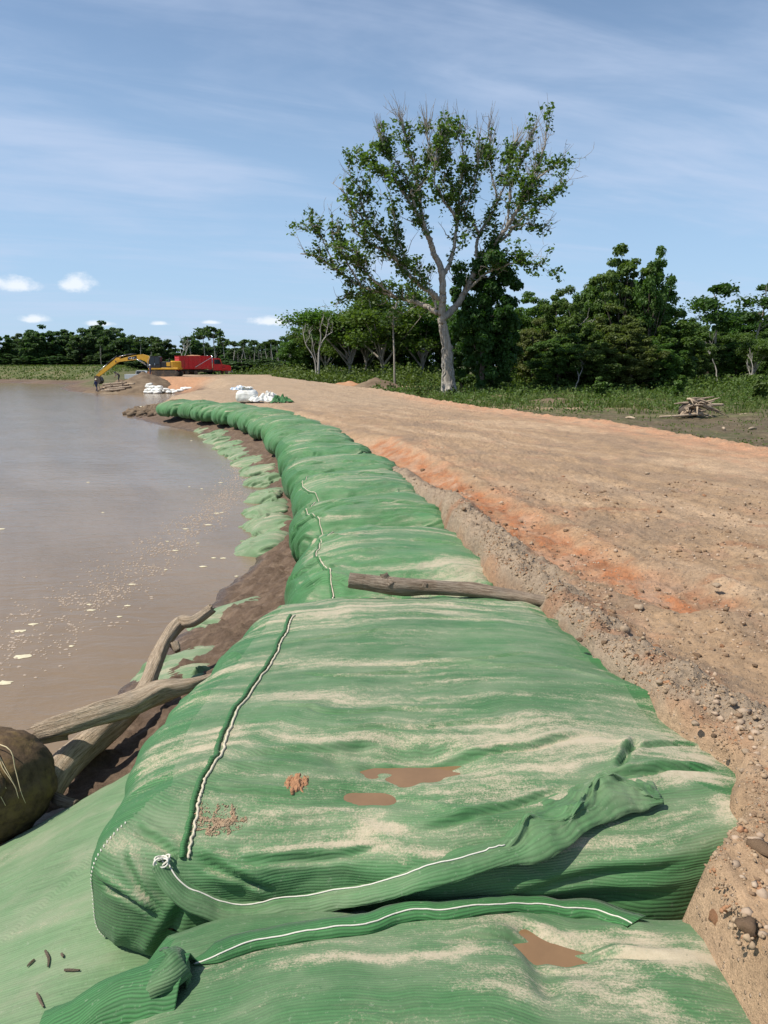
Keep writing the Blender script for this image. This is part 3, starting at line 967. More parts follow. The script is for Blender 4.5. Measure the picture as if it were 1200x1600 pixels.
def ribbon(name, path, prof, mat, parent, seed=0, noise=.01, thick=.004, sand=-.25, rep=None, crisp=None):
    """cloth strip: path (n,3), prof(s, i) gives k offsets (sideways, up) in metres; sideways is to the right of travel"""
    path = np.asarray(path, float)
    T = np.gradient(path, axis=0)
    T[:, 2] *= .3
    T /= np.linalg.norm(T, axis=1, keepdims=True)
    S = np.stack([T[:, 1], -T[:, 0], 0 * T[:, 0]], 1)
    S /= np.linalg.norm(S, axis=1, keepdims=True) + 1e-9
    n = len(path)
    rows = []
    for i in range(n):
        pr = np.asarray(prof(i / (n - 1)), float)
        rows.append(path[i] + pr[:, :1] * S[i] + pr[:, 1:] * np.array([0, 0, 1.0]))
    P = np.array(rows)
    k = P.shape[1]
    arc = np.concatenate([[0], np.cumsum(np.linalg.norm(np.diff(path, axis=0), axis=1))])
    w = np.concatenate([[0], np.cumsum(np.linalg.norm(np.diff(P[n // 2], axis=0), axis=1))])
    A, B = np.meshgrid(arc, w, indexing='ij')
    nz = fbm(A * 5, B * 9, 3, seed + 90) * noise
    if crisp is not None:
        cw = sstep(np.linspace(0, 1, n), crisp[0], crisp[1])[:, None] * np.sin(np.pi * np.linspace(0, 1, k))[None, :]
        fz = np.clip(1 - np.abs(pn(A * 5.5 + B * 6, B * 11 - A * 2, seed + 91)) * 3.2, 0, 1) ** 1.6 - .4 * np.clip(1 - np.abs(pn(A * 9, B * 16 + A * 5, seed + 92)) * 4, 0, 1)
        nz = nz + crisp[2] * cw * fz
    P[..., 2] += nz
    P[..., 1] += .6 * np.roll(nz, 3, 0)
    o = mesh_obj(name, P.reshape(-1, 3), grid_faces(n, k), mat, parent, True,
                 {'rib': (B if rep is None else A).ravel(), 'across': A.ravel(), 'sand': np.full(A.size, sand) + .15 * fbm(A * 3, B * 5, 2, seed).ravel()})
    sm = o.modifiers.new('thickness', 'SOLIDIFY')
    sm.thickness = thick
    sm.offset = 0
    return o, P


def cord(name, pts, r, mat, parent, sides=6):
    v, f = tube_mesh(pts, r, sides)
    return mesh_obj(name, v, f, mat, parent, True)


# --- arc positions along the row
row_s = spline([(a, b, 0) for a, b in ROW], 900)[:, :2]
row_t = np.gradient(row_s, axis=0)
row_t /= np.linalg.norm(row_t, axis=1, keepdims=True)


def row_at(y):
    k = int(np.argmin(np.abs(row_s[:, 1] - y)))
    return row_s[k], row_t[k], np.array([row_t[k][1], -row_t[k][0]])


# ---- the long bag the photographer looks over
def bulge(P, u, v):
    # near end swells out over the shoulder of the road
    w = sstep(u, .3, .8) * sstep(-v, -.1, .6)
    P = P.copy()
    P[..., 0] += .16 * w * sstep(.2 + .0 * v, 0, .2)
    P[..., 2] -= .04 * w
    return P


B1 = dict(NL=(-1.80, 3.14), NR=(2.26, 3.24), FR=(1.66, 7.35), FL=(-1.28, 7.75), zL=.93, zR=1.20, cL=.52, cR=.31, nu=300, nv=330, seed=101, rnd=.34, n=3.3, wr=.034, sand0=.155, down=.6, push=bulge)
b1 = bag_grid(**B1)
pud1 = see_uv(b1, [(620, 1188), (590, 1240), (360, 1403)])
blob1 = see_uv(b1, [(578, 1282), (775, 1028), (430, 1270), (780, 1215), (860, 1200), (360, 1180), (700, 1300), (560, 1330), (640, 1108), (760, 1060), (520, 960), (560, 1010), (1090, 1185), (1060, 1210), (990, 1195), (1130, 1255), (690, 940), (830, 1010), (350, 1150), (480, 1150), (850, 1165)])
bsz = [(.07, .022, .5), (.06, .02, .4), (.03, .02, .3), (.12, .03, .3), (.10, .03, .3), (.08, .06, .28), (.2, .022, .3), (.25, .02, .32), (.3, .010, .35), (.3, .008, .4), (.2, .05, .22), (.2, .03, .25), (.05, .08, .4), (.05, .05, .4), (.04, .05, .35), (.035, .05, .4), (.35, .03, .2), (.2, .02, .25), (.06, .05, .3), (.2, .03, .22), (.25, .015, .3)]
cr_px = [([(284, 1345), (262, 1325), (235, 1308), (205, 1292)], .016, .03), ([(148, 1375), (185, 1398), (225, 1420), (262, 1442)], .018, .035), ([(292, 1335), (330, 1350), (380, 1378), (430, 1396)], .02, .04),
         ([(330, 1352), (420, 1345), (520, 1338), (610, 1322)], .018, .02), ([(500, 1200), (650, 1190), (800, 1172), (985, 1152)], .02, .03), ([(990, 1150), (985, 1170), (972, 1190), (960, 1205)], .018, .04),
         ([(320, 1225), (370, 1235), (430, 1240), (490, 1246)], .016, .02), ([(400, 1100), (500, 1112), (620, 1108), (720, 1102)], .016, .014), ([(480, 1138), (620, 1136), (760, 1128), (850, 1118)], .015, .014),
         ([(640, 1300), (720, 1280), (820, 1255), (900, 1232)], .018, .025), ([(940, 1215), (1010, 1205), (1080, 1200), (1140, 1205)], .02, .035), ([(960, 1180), (1030, 1165), (1080, 1165), (1120, 1180)], .018, .025),
         ([(760, 1405), (860, 1385), (980, 1360), (1090, 1335)], .03, .022), ([(700, 1420), (850, 1410), (980, 1400), (1080, 1385)], .03, .022), ([(300, 1400), (280, 1430), (262, 1460), (245, 1500)], .02, .025),
         ([(190, 1330), (210, 1370), (235, 1410), (262, 1438)], .018, .025), ([(360, 1180), (440, 1172), (520, 1165), (600, 1160)], .015, .014), ([(560, 1040), (660, 1035), (760, 1028), (860, 1020)], .014, .012),
         ([(450, 1050), (520, 1056), (600, 1052), (700, 1045)], .014, .012), ([(420, 1010), (480, 1000), (560, 990), (640, 985)], .014, .012)]
cr1 = [([tuple(q_) for q_ in see_uv(b1, pp)], sg_, am_) for pp, sg_, am_ in cr_px]
b1 = bag_grid(**B1, creases=cr1, dips=[(u_, v_, a_, b_, c_) for (u_, v_), (a_, b_, c_) in zip(pud1, ((.15, .055, .075), (.11, .036, .06), (.09, .05, .06)))],
              blobs=[(u_, v_) + q_ for (u_, v_), q_ in zip(blob1, bsz)])
bag1 = empty('geotextile_bag', (0, 0, 0))
tag(bag1, 'long green geotextile sandbag with muddy puddles and a raised white-stitched flap', 'sandbag', 'green geotextile bags on top of the bank')
bag_parts(b1, bag1, M['fabric'], M['fabric_clean'], .62)

# ---- the bag at the photographer's feet
b0 = bag_grid((-1.75, -.4), (1.75, -.4), (1.80, 3.30), (-1.22, 3.36), .70, .91, .50, .38, 210, 230, 131, rnd=.32, n=3.2, wr=.034, sand0=.10, down=.6)
pud0 = see_uv(b0, [(866, 1476)])
blob0 = see_uv(b0, [(480, 1505), (640, 1500), (720, 1490), (1000, 1480), (960, 1530), (1060, 1500), (1110, 1490), (560, 1560), (770, 1540), (450, 1550), (1020, 1560), (860, 1440)])
bsz0 = [(.16, .03, .45), (.10, .03, .45), (.06, .05, .4), (.08, .07, .5), (.08, .05, .4), (.08, .03, .5), (.05, .04, .45), (.05, .03, .35), (.14, .025, .35), (.1, .03, .3), (.05, .06, .4), (.2, .012, .3)]
b0 = bag_grid((-1.75, -.4), (1.75, -.4), (1.80, 3.30), (-1.22, 3.36), .70, .91, .50, .38, 210, 230, 131, rnd=.32, n=3.2, wr=.034, sand0=.10, down=.6,
              nrand=14, csig=.02, camp=.035,
              dips=((pud0[0][0], pud0[0][1], .10, .065, .09), (pud0[0][0] - .05, pud0[0][1] - .05, .03, .10, .03)),
              blobs=[(u_, v_) + q_ for (u_, v_), q_ in zip(blob0, bsz0)])
bag0 = empty('geotextile_bag', (0, 0, 0))
tag(bag0, 'green sandbag along the bottom of the picture with sandy streaks and a star-shaped puddle', 'sandbag', 'green geotextile bags on top of the bank')
bag_parts(b0, bag0, M['fabric'], M['fabric_clean'], .66)

# ---- the rest of the row
bounds = [7.55, 11.0, 13.5, 16.7, 19.9, 22.9, 26.0, 29.1, 32.0, 34.9, 37.6, 40.2, 42.6, 44.8, 46.7, 48.4]
ordin = ['first', 'second', 'third', 'fourth', 'fifth', 'sixth', 'seventh', 'eighth', 'ninth', 'tenth', 'eleventh', 'twelfth', 'thirteenth', 'fourteenth', 'last']
row_bags = []
for i in range(len(bounds) - 1):
    c0, t0, n0 = row_at(bounds[i])
    c1, t1, n1 = row_at(bounds[i + 1])
    ov = .05 + .03 * (i > 4)
    hw = 1.36 + .06 * math.sin(i * 2.3)
    off = .07 * math.sin(i * 1.7)
    wl, wr_ = hw + off, hw - off - .10
    far = sstep(i, 2, 7)
    jj = np.random.default_rng(900 + i).normal(0, 1, 6)
    wl, wr_ = wl + .06 * jj[0], wr_ + .05 * jj[1]
    t0, t1 = t0 * (1 + .5 * jj[2]), t1 * (1 + .5 * jj[3])
    nu = int(130 - 60 * min(1, i / 8))
    dzh = .05 * math.sin(i * 2.9 + 1) + .03 * jj[4]
    g = bag_grid(c0 - n0 * (wl + .05) - t0 * ov, c0 + n0 * wr_ - t0 * ov, c1 + n1 * wr_ + t1 * ov, c1 - n1 * wl + t1 * ov,
                 .86, 1.20, .56 + dzh + .05 * far, .30 + .06 * far, nu, nu, 200 + 11 * i, rnd=.50 + .1 * far, n=2.45 - .12 * far, wr=.05, nrand=14, csig=.028, camp=.06, sand0=.14 - .05 * (i % 3 == 1) - .03 * far, down=.6,
                 dips=((-.45, -.62, .4, .05, .05), (.3, -.55 + .1 * math.sin(i), .5, .04, .04)))
    rt = empty('geotextile_bag', (0, 0, 0))
    lab = 'green geotextile sandbag, %s of the row beyond the driftwood log' % ordin[i]
    if i == len(bounds) - 2:
        lab = 'small-looking green sandbag at the far river end of the row'
    tag(rt, lab, 'sandbag', 'green geotextile bags on top of the bank')
    bag_parts(g, rt, M['fabric_far'], M['fabric_clean'], .60, split=i < 6)
    row_bags.append((g, rt))


def seam(g, root, us, vs, seed, r=.012, thread=True):
    """sewn edge: a low fold of cloth with a thread on it"""
    n = len(us)
    j = .0035 * fbm(np.arange(n) * .10, np.zeros(n) + seed, 3, seed)
    p = surf(g, us + j, vs, .008)
    v, f = tube_mesh(p, r * (1 + .5 * pn(np.arange(n) * .6, np.zeros(n), seed)), 6)
    nvt = len(v)
    sm_ = mesh_obj('seam', v, f, M['fabric_clean'], root, True, {'rib': np.linspace(0, 3, nvt), 'across': np.zeros(nvt), 'sand': np.full(nvt, -.4)})
    if thread:
        q = surf(g, us + j + .014 + .004 * pn(np.arange(n) * .3, np.zeros(n), 5), vs, .007)
        cord('stitching', q, np.abs(.0048 * (1 + .9 * pn(np.arange(n) * .9, np.zeros(n) + 3, seed + 1))) + .003, M['thread_dirty'], sm_)


n_ = 170
px_seam = [(284, 1338), (300, 1265), (318, 1210), (352, 1140), (400, 1062), (435, 1000), (455, 962)]
uv = see_uv(b1, px_seam)
q = spline([(a, b, 0) for a, b in uv], n_)
seam(b1, bag1, q[:, 0], q[:, 1], 3, .016)
for k, us in ((0, -.42), (1, -.46), (2, -.50)):
    g, rt = row_bags[k]
    vs = np.linspace(-.80, .84, 90)
    seam(g, rt, us - .10 * np.cos(vs * 1.4), vs, 20 + k, .014)

# ---- loose hem flap of the long bag: a lip of doubled cloth with white stitching standing off the front
flap_px = [(262, 1348), (285, 1385), (320, 1412), (368, 1424), (440, 1412), (520, 1399), (600, 1385), (680, 1364), (745, 1346), (805, 1330), (845, 1302), (885, 1272), (935, 1252), (985, 1240), (1030, 1246)]
uvf = see_uv(b1, flap_px)
pf = surf(b1, uvf[:, 0], uvf[:, 1], .0)
pf = spline(pf, 190)
pf[:, 2] += .016 + .010 * np.sin(np.linspace(0, 13, 190))


def flap_prof(s):
    """a low stitched lip that turns into a tall twisted fold towards the far corner"""
    k = np.sin(min(1, s * 12) * math.pi / 2)
    b = lambda c, w: math.exp(-((s - c) / w) ** 2)
    tw = .050 * b(.68, .05) + .038 * b(.79, .03) + .062 * b(.885, .035)
    wd = 1 + .55 * float(sstep(s, .58, .70)) * (1 - float(sstep(s, .95, 1.0)))
    a = .05 * math.sin(s * 34) * float(sstep(s, .58, .7))
    end = 1 - float(sstep(s, .95, 1.0))
    h = (.024 * k + tw) * end + .002
    pr_ = [(-.15 * wd, -.02), (-.11 * wd, .0), (-.065 * wd + .3 * a, .35 * h), (-.03 + .7 * a, .75 * h), (0 + a, h), (.012 + a, 1.02 * h), (.026 + 1.2 * a, .88 * h), (.03 + a, .62 * h + .008 * k), (.05 + .8 * a, .5 * h + .014 * k), (.075 * (1 + .3 * (wd - 1)),   .25 * h + .01 * k), (.10 * wd, -.012 * wd)]
    return spline([(a_, b_, 0) for a_, b_ in pr_], 31)[:, :2]


hf, FP = ribbon('hem_flap', pf, flap_prof, M['fabric'], bag1, 5, .010, .004, -.05, None, (.55, .66, .034))
cord('stitching', FP[:118, 15] + np.array([0, 0, .005]), .0038, M['thread'], hf)
# white knot of thread at the flap's corner
kn = FP[3, 15] + np.array([-.03, 0, .02])
kp = [kn + np.array([.035 * math.sin(t * 2.3), .03 * math.cos(t * 1.7), .018 * math.sin(t * 3.1)]) for t in np.linspace(0, 9, 50)]
cord('thread_knot', kp, .005, M['thread'], hf, 5)
kp2 = spline([kn, kn + np.array([.03, -.02, -.04]), kn + np.array([.05, -.05, -.07]), kn + np.array([.08, -.05, -.10])], 16)
cord('thread_end', kp2, .004, M['thread'], hf, 5)

# zig-zag stitches where the end panels are sewn to the front
for sgn in (1, -1):
    k = 70
    vs = -np.linspace(.70, .93, k)
    us = -vs * sgn * (.985 if sgn > 0 else 1.0)
    p = surf(b1, us + .006 * (np.arange(k) % 2), vs, .004)
    for a, b in zip(p[:-1:2], p[1::2]):
        pass
    v_, f_ = [], []
    mb = MB()
    for a, b in zip(p[:-1:2], p[1::2]):
        mb.tube([a, b], .0032, 5)
    tag(mb.build('zigzag_stitching', M['thread'], bag1), None, None, None, 'stuff')

# hem of the foot bag
hem_px = [(306, 1506), (360, 1490), (440, 1474), (530, 1456), (620, 1440), (700, 1432), (770, 1424), (850, 1423), (930, 1432), (990, 1448)]
uvh = see_uv(b0, hem_px)
qh = spline([(a, b, 0) for a, b in uvh], 140)
ph = surf(b0, qh[:, 0], qh[:, 1], np.full(140, .014))
hm, HP = ribbon('hem', ph, lambda s: [(a_ * min(1, .3 + 8 * s), b_ * min(1, 12 * s, 9 * (1 - s)) - .012 * (1 - min(1, 12 * s, 9 * (1 - s)))) for a_, b_ in ((-.10, -.010), (-.05, .010), (0, .016), (.02, .010), (.035, -.010))], M['fabric_clean'], bag0, 15, .008, .004, -.2)
cord('stitching', HP[:, 2] + np.array([0, 0, .005]), .0036, M['thread'], hm)

# loose strip of the same cloth folded over at the corner
sp = np.array([at(60, 1625, .90), at(130, 1588, .98), at(200, 1558, 1.05), at(250, 1542, 1.11), at(290, 1538, 1.13)])
sp = spline(sp, 60)


def strip_prof(s):
    h = .05 + .04 * math.sin(s * 2.8) ** 2 + .03 * float(sstep(s, .8, 1))
    return [(-.17, -.05), (-.13, .2 * h), (-.07, .8 * h), (0, h), (.07, .7 * h), (.12, .1 * h), (.16, -.05)]


strip = empty('cloth_strip', (0, 0, 0))
tag(strip, 'loose ribbed green cloth strip folded over beside the bottom corner of the long bag', 'cloth')
ribbon('strip', sp, strip_prof, M['fabric_clean'], strip, 21, .02, .005, -.3)
tp = spline([at(232, 1540, 1.12), at(262, 1518, 1.20), at(282, 1506, 1.19), at(298, 1530, 1.10)], 24)
ribbon('folded_corner', tp, lambda s: [(-.11 * (1 - .5 * s), .03), (-.05, .045), (0, .05), (.05, .02), (.08, -.03)], M['fabric'], strip, 25, .012, .005, -.05)


# muddy puddles lying in the hollows of the bags
def puddle(g, uv0, ru, rv, depth, label):
    """level water where the cloth dips below the water line"""
    k = 90
    uu, vv = np.meshgrid(np.linspace(-1, 1, k), np.linspace(-1, 1, k), indexing='ij')
    P = surf(g, (uv0[0] + uu * ru).ravel(), (uv0[1] + vv * rv).ravel(), 0.0 * uu.ravel())
    zz = P[:, 2].reshape(k, k)
    i0 = int(np.argmin(np.where((uu ** 2 + vv ** 2) < .3, zz, 9)))
    FA = grid_faces(k, k)
    border = np.zeros((k, k), bool)
    border[0] = border[-1] = True
    border[:, 0] = border[:, -1] = True
    for dp in np.linspace(depth, .003, 24):
        lv = zz.ravel()[i0] + dp
        F = FA[(zz.ravel()[FA] < lv).any(1)]
        good = np.zeros(k * k, bool)
        good[i0] = True
        for _ in range(200):
            n0_ = good.sum()
            good[F[good[F].any(1)].ravel()] = True
            if good.sum() == n0_:
                break
        if not (good & border.ravel()).any():
            break
    F = F[good[F].all(1)]
    ids, inv = np.unique(F, return_inverse=True)
    Q = P[ids].copy()
    Q[:, 2] = lv
    o = mesh_obj('puddle', Q, inv.reshape(F.shape), M['puddle'], None, True)
    return tag(o, label, 'puddle', 'muddy puddles on the bags')


puddle(b1, pud1[0], .30, .12, .05, 'long thin muddy puddle across the middle of the long green bag')
puddle(b1, pud1[1], .22, .085, .045, 'small muddy puddle beside the orange clod on the long bag')
puddle(b1, pud1[2], .20, .12, .05, 'muddy puddle held in the corner behind the white-stitched flap')
puddle(b0, pud0[0], .24, .18, .06, 'star-shaped brown puddle on the bag at the bottom')


def clod(px, py, g, r, flat, label, mat):
    uv = see_uv(g, [(px, py)])[0]
    c = surf(g, uv[:1], uv[1:], 0.0)[0]
    n = 54
    uu, vv = np.meshgrid(np.linspace(-1, 1, n), np.linspace(-1, 1, n), indexing='ij')
    rr = np.hypot(uu, vv) + .35 * fbm(uu * 2, vv * 2, 5, int(px), .65)
    hgt = flat * np.clip(1 - rr * 1.15, -.1, 1) + .12 * flat * fbm(uu * 5, vv * 5, 3, int(py)) * (rr < .8)
    uvb = np.stack([uv[0] + uu * r[0] / (b1['arc']), uv[1] + vv * r[1] / b1['arc']], -1)
    P = surf(g, uvb[..., 0].ravel(), uvb[..., 1].ravel(), hgt.ravel() - .002)
    return tag(mesh_obj('earth_clod', P, grid_faces(n, n), mat, None, True), label, 'clod', 'spilled earth on the long bag')


clod(463, 1222, b1, (.075, .075), .03, 'small orange clay clod on the long green bag', M['stone_orange'])

# ---- lower bags, half sunk in the mud of the bank
low_big = bag_grid((-4.3, .2), (-.9, .2), (-1.15, 6.45), (-3.15, 5.15), -.22, .42, .38, .40, 170, 190, 301, rnd=.3, n=3.2, wr=.022, sand0=-.12, down=.4, ridges=.4, nrand=5, csig=.03, camp=.012)
r_ = empty('geotextile_bag', (0, 0, 0))
tag(r_, 'smooth faded pale green sandbag sloping down to the water beside the round float', 'sandbag', 'lower bags sunk in the bank mud')
bag_parts(low_big, r_, M['fabric_low'], M['fabric_low'], .7, split=False)
lows = [((268, 1040), 1.25, .95, 'faded green sandbag in the mud under the upright driftwood branch'),
        ((362, 950), 1.05, 1.05, 'flat pale green sandbag corner dipping into the river just past the driftwood'),
        ((405, 840), 1.25, 1.0, 'torn-looking green sandbag at the waterline beside the third bag of the row'),
        ((412, 788), 1.2, 1.0, 'small green sandbag at the waterline where the bank bulges into the river'),
        ((410, 744), 1.4, 1.2, 'narrow green sandbag end at the waterline past the bulge of the bank'),
        ((388, 716), 1.6, 1.3, 'pale green lower sandbag with two folded lobes at the water'),
        ((370, 699), 1.7, 1.4, 'light green lower sandbag beside the fifth bag of the row'),
        ((345, 684), 1.8, 1.5, 'lower green sandbag at the water under the seventh bag of the row'),
        ((328, 668), 2.0, 1.6, 'small lower green sandbag at the water, third from the far end'),
        ((315, 657), 2.0, 1.7, 'small lower green sandbag at the water, second from the far end'),
        ((418, 812), 1.3, .9, 'small crumpled green sandbag between two larger ones at the waterline'),
        ((414, 766), 1.4, .9, 'sunken green sandbag just before the narrow one at the bulge'),
        ((400, 729), 1.5, 1.1, 'sunken green sandbag before the pale two-lobed one'),
        ((380, 707), 1.7, 1.2, 'half-buried green sandbag between two lower bags by the fifth bag'),
        ((358, 691), 1.8, 1.3, 'half-buried green sandbag under the sixth bag of the row'),
        ((337, 676), 1.9, 1.5, 'half-buried green sandbag under the eighth bag of the row'),
        ((303, 650), 2.0, 1.7, 'lower green sandbag at the water closest to the debris spit')]
for i, ((px, py), la, lb, lab) in enumerate(lows):
    p = at(px, py, .22)
    k = int(np.argmin(np.hypot(row_s[:, 0] - p[0], row_s[:, 1] - p[1])))
    t, n = row_t[k], np.array([row_t[k][1], -row_t[k][0]])
    ang = .25 * math.sin(i * 2.1)
    t = np.array([t[0] * math.cos(ang) - t[1] * math.sin(ang), t[0] * math.sin(ang) + t[1] * math.cos(ang)])
    n = np.array([t[1], -t[0]])
    c = p[:2]
    g = bag_grid(c - n * lb * .62 - t * la * .62, c + n * lb * .62 - t * la * .7, c + n * lb * .62 + t * la * .62, c - n * lb * .62 + t * la * .55,
                 -.21, .09, .30, .26, 80, 80, 400 + 7 * i, rnd=.35, n=2.3, wr=.07, nrand=9, csig=.035, camp=.08, sand0=.13, down=.4)
    rt = empty('geotextile_bag', (0, 0, 0))
    tag(rt, lab, 'sandbag', 'lower bags sunk in the bank mud')
    bag_parts(g, rt, M['fabric_low'], M['fabric_low'], .7, split=False)

# ------------------------------------------------------------------ driftwood and the round float
def log_mesh(name, pts, rad, mat, parent=None, seed=0, sides=20, rings=70, rough=.10, jag=.06):
    P = spline(pts, rings)
    R = np.interp(np.linspace(0, 1, rings), np.linspace(0, 1, len(rad)), rad)
    arc = np.concatenate([[0], np.cumsum(np.linalg.norm(np.diff(P, axis=0), axis=1))])
    ang = np.arange(sides) * 2 * math.pi / sides
    A, S = np.meshgrid(ang, arc)
    w = 1 + rough * (fbm(np.cos(A) * 1.4 + S * 1.1 + seed, np.sin(A) * 1.4 + S * .7, 3, seed) + .7 * pn(A * 2.2, S * 1.2, seed + 3)) + .05 * np.abs(pn(A * 4, S * .9, seed + 5))
    for kpos, kamp in ((.3, .22), (.62, .28), (.8, .18)):
        ka = (seed * 1.7 + kpos * 9) % 6.28
        w += kamp * np.exp(-((S - kpos * arc[-1]) / (2.2 * R.mean())) ** 2 - (np.angle(np.exp(1j * (A - ka))) / .55) ** 2)
    v, f = tube_mesh(P, R, sides, False, w)
    v = v.reshape(rings, sides, 3)
    T0, T1 = P[0] - P[1], P[-1] - P[-2]
    T0, T1 = T0 / np.linalg.norm(T0), T1 / np.linalg.norm(T1)
    v[0] += T0 * (jag * pn(ang * 2.5, ang * 0 + seed, seed))[:, None]
    v[-1] += T1 * (jag * pn(ang * 2.5, ang * 0 + seed + 4, seed))[:, None]
    nv0 = rings * sides
    v = np.concatenate([v.reshape(-1, 3), [v[0].mean(0) - T0 * jag * .4, v[-1].mean(0) - T1 * jag * .4]])
    for k in range(sides):
        f.append((nv0, (k + 1) % sides, k))
        f.append((nv0 + 1, (rings - 1) * sides + k, (rings - 1) * sides + (k + 1) % sides))
    along = np.concatenate([S.ravel(), [0, arc[-1]]]) + seed
    around = np.concatenate([(np.minimum(A, 2 * math.pi - A) / math.pi).ravel(), [0, 0]])
    return mesh_obj(name, v, f, mat, parent, True, {'along': along, 'around': around})


# log lying across the joint between the first two bags
L1 = [at(546, 906, 1.52), at(575, 910, 1.50), at(612, 915, 1.48), at(665, 917, 1.46), at(730, 922, 1.45), at(795, 930, 1.45), at(856, 941, 1.47)]
lg = empty('driftwood_log')
tag(lg, 'thin grey-brown driftwood log with a broken stub lying across the green bags', 'log')
log_mesh('stem', L1, [.078, .082, .088, .078, .068, .060, .048], M['wood_grey'], lg, 3, 18, 90, .09, .02)
log_mesh('branch_stub', [at(612, 916, 1.49), at(604, 906, 1.54), at(600, 897, 1.60)], [.05, .045, .036], M['wood_grey'], lg, 9, 12, 16, .1, .03)
log_mesh('branch_stub', [at(664, 917, 1.50), at(665, 911, 1.54)], [.03, .024], M['wood_grey'], lg, 12, 10, 8, .1, .012)

# pale trunk rising out of the mud, tip over the water
bt = empty('driftwood_log')
tag(bt, 'pale driftwood trunk leaning up out of the mud, its broken tip over the river', 'driftwood')
log_mesh('stem', [at(70, 1240, .22), at(100, 1195, .32), at(150, 1150, .38), at(212, 1098, .48), at(240, 1046, .62), at(258, 1004, .74), at(281, 974, .84), at(303, 970, .90), at(332, 950, 1.02)],
         [.12, .125, .125, .095, .075, .066, .078, .058, .055], M['wood'], bt, 21, 26, 140, .17, .05)
log_mesh('branch_stub', [at(272, 1006, .72), at(278, 1018, .66)], [.05, .03], M['wood'], bt, 25, 10, 8, .1, .02)
# thick log lying over it
bl = empty('driftwood_log')
tag(bl, 'thick cracked driftwood log lying over the pale trunk at the river edge', 'log')
log_mesh('stem', [at(60, 1143, .62), at(95, 1133, .68), at(150, 1117, .72), at(205, 1101, .74), at(250, 1080, .75), at(300, 1070, .75), at(356, 1050, .74)],
         [.078, .092, .098, .105, .095, .062, .034], M['wood'], bl, 31, 28, 140, .17, .10)
log_mesh('splinter', [at(105, 1143, .60), at(70, 1152, .58), at(38, 1158, .55)], [.07, .05, .02], M['wood'], bl, 35, 10, 24, .15, .02)
st_ = log_mesh('stick', [at(82, 1243, .30), at(98, 1252, .32), at(120, 1257, .32)], [.035, .04, .036], M['wood_grey'], None, 41, 12, 18, .15, .02)
tag(st_, 'short broken grey stick poking out beside the round float', 'stick')
st_ = log_mesh('stick', [at(252, 1142, .55), at(270, 1139, .56), at(300, 1134, .58)], [.022, .03, .028], M['wood_raw'], None, 43, 12, 18, .12, .02)
tag(st_, 'short orange-brown stick in the mud against the long bag', 'stick')
for i, pp in enumerate((((75, 1485), (80, 1497), (76, 1510)), ((58, 1500), (46, 1508)), ((62, 1550), (66, 1575)), ((105, 1515), (128, 1517)), ((98, 1488), (100, 1496)))):
    pts = []
    for (a, b) in pp:
        q_ = see_uv(low_big, [(a, b)])[0]
        pts.append(surf(low_big, q_[:1], q_[1:], np.array([.010]))[0])
    o = log_mesh('twig', pts, [.006, .007, .004], M['wood_grey'], None, 50 + i, 7, 10, .15, .004)
    tag(o, 'thin dark twig lying on the faded pale green sandbag', 'twig', 'twigs on the pale lower bag')

# round float: crusted ball with a boss
fl = empty('round_float', (-3.02, 5.22, .50))
tag(fl, 'big round brown crusted float with a round boss, beside the driftwood', 'float')
n = 56
th, ph = np.meshgrid(np.linspace(0, 2 * math.pi, n, endpoint=False), np.linspace(.001, math.pi - .001, 40), indexing='ij')
rr = .44 * (1 + .045 * fbm(np.cos(th) * np.sin(ph) * 2.5, np.cos(ph) * 2.5 + np.sin(th), 4, 5) + .006 * fbm(th * 9, ph * 9, 3, 8))
Pb = np.stack([rr * np.sin(ph) * np.cos(th), rr * np.sin(ph) * np.sin(th), rr * .98 * np.cos(ph)], -1)
mesh_obj('body', Pb.reshape(-1, 3), grid_faces(n, 40, True), M['rust'], fl, True)
bd = Vector((.35, -.78, .42)).normalized()
mb = MB()
prof_ = [(.40, .115), (.455, .11), (.475, .09), (.472, .055), (.44, .04)]
mb.tube([bd * a for a, _ in prof_], [r for _, r in prof_], 20)
mb.build('boss', M['rust'], fl, True)
mb = MB()
ring = [bd * .47 + (bd.orthogonal().normalized() * math.cos(t) + bd.cross(bd.orthogonal().normalized()) * math.sin(t)) * .07 for t in np.linspace(0, 2 * math.pi, 20)]
mb.tube(ring, .010, 6)
mb.build('ring', M['steel'], fl, True)
for i in range(7):
    a0 = .35 + .5 * random.random()
    start = Vector((-.05 + .3 * random.random(), -.05 - .3 * random.random(), .42))
    pts = [start + Vector((-.25 - .1 * random.random(), .1, .22 * random.random())), start]
    for k in range(3):
        d = (pts[-1] + Vector((.10, -.04 - .05 * random.random(), -.07 - .07 * random.random())))
        pts.append(d.normalized() * max(.455, min(d.length, .47)))
    o = cord('straw_stalk', spline([p + Vector(fl.location) for p in pts], 18), np.linspace(.005, .002, 18), M['straw'], None, 5)
    tag(o, 'dry straw stalk draped over the round brown float', 'straw', 'straw on the round float')


# ------------------------------------------------------------------ foam on the river
def foam_poly(c, rx, ry, rng, k=12, h=.008):
    a = np.arange(k) * 2 * math.pi / k
    r = 1 + .25 * rng.standard_normal(k).clip(-1, 1)
    pts = [(c[0], c[1], h + .01)] + [(c[0] + rx * r[i] * math.cos(a[i]), c[1] + ry * r[i] * math.sin(a[i]), h - .004) for i in range(k)]
    return pts, [(0, 1 + i, 1 + (i + 1) % k) for i in range(k)]


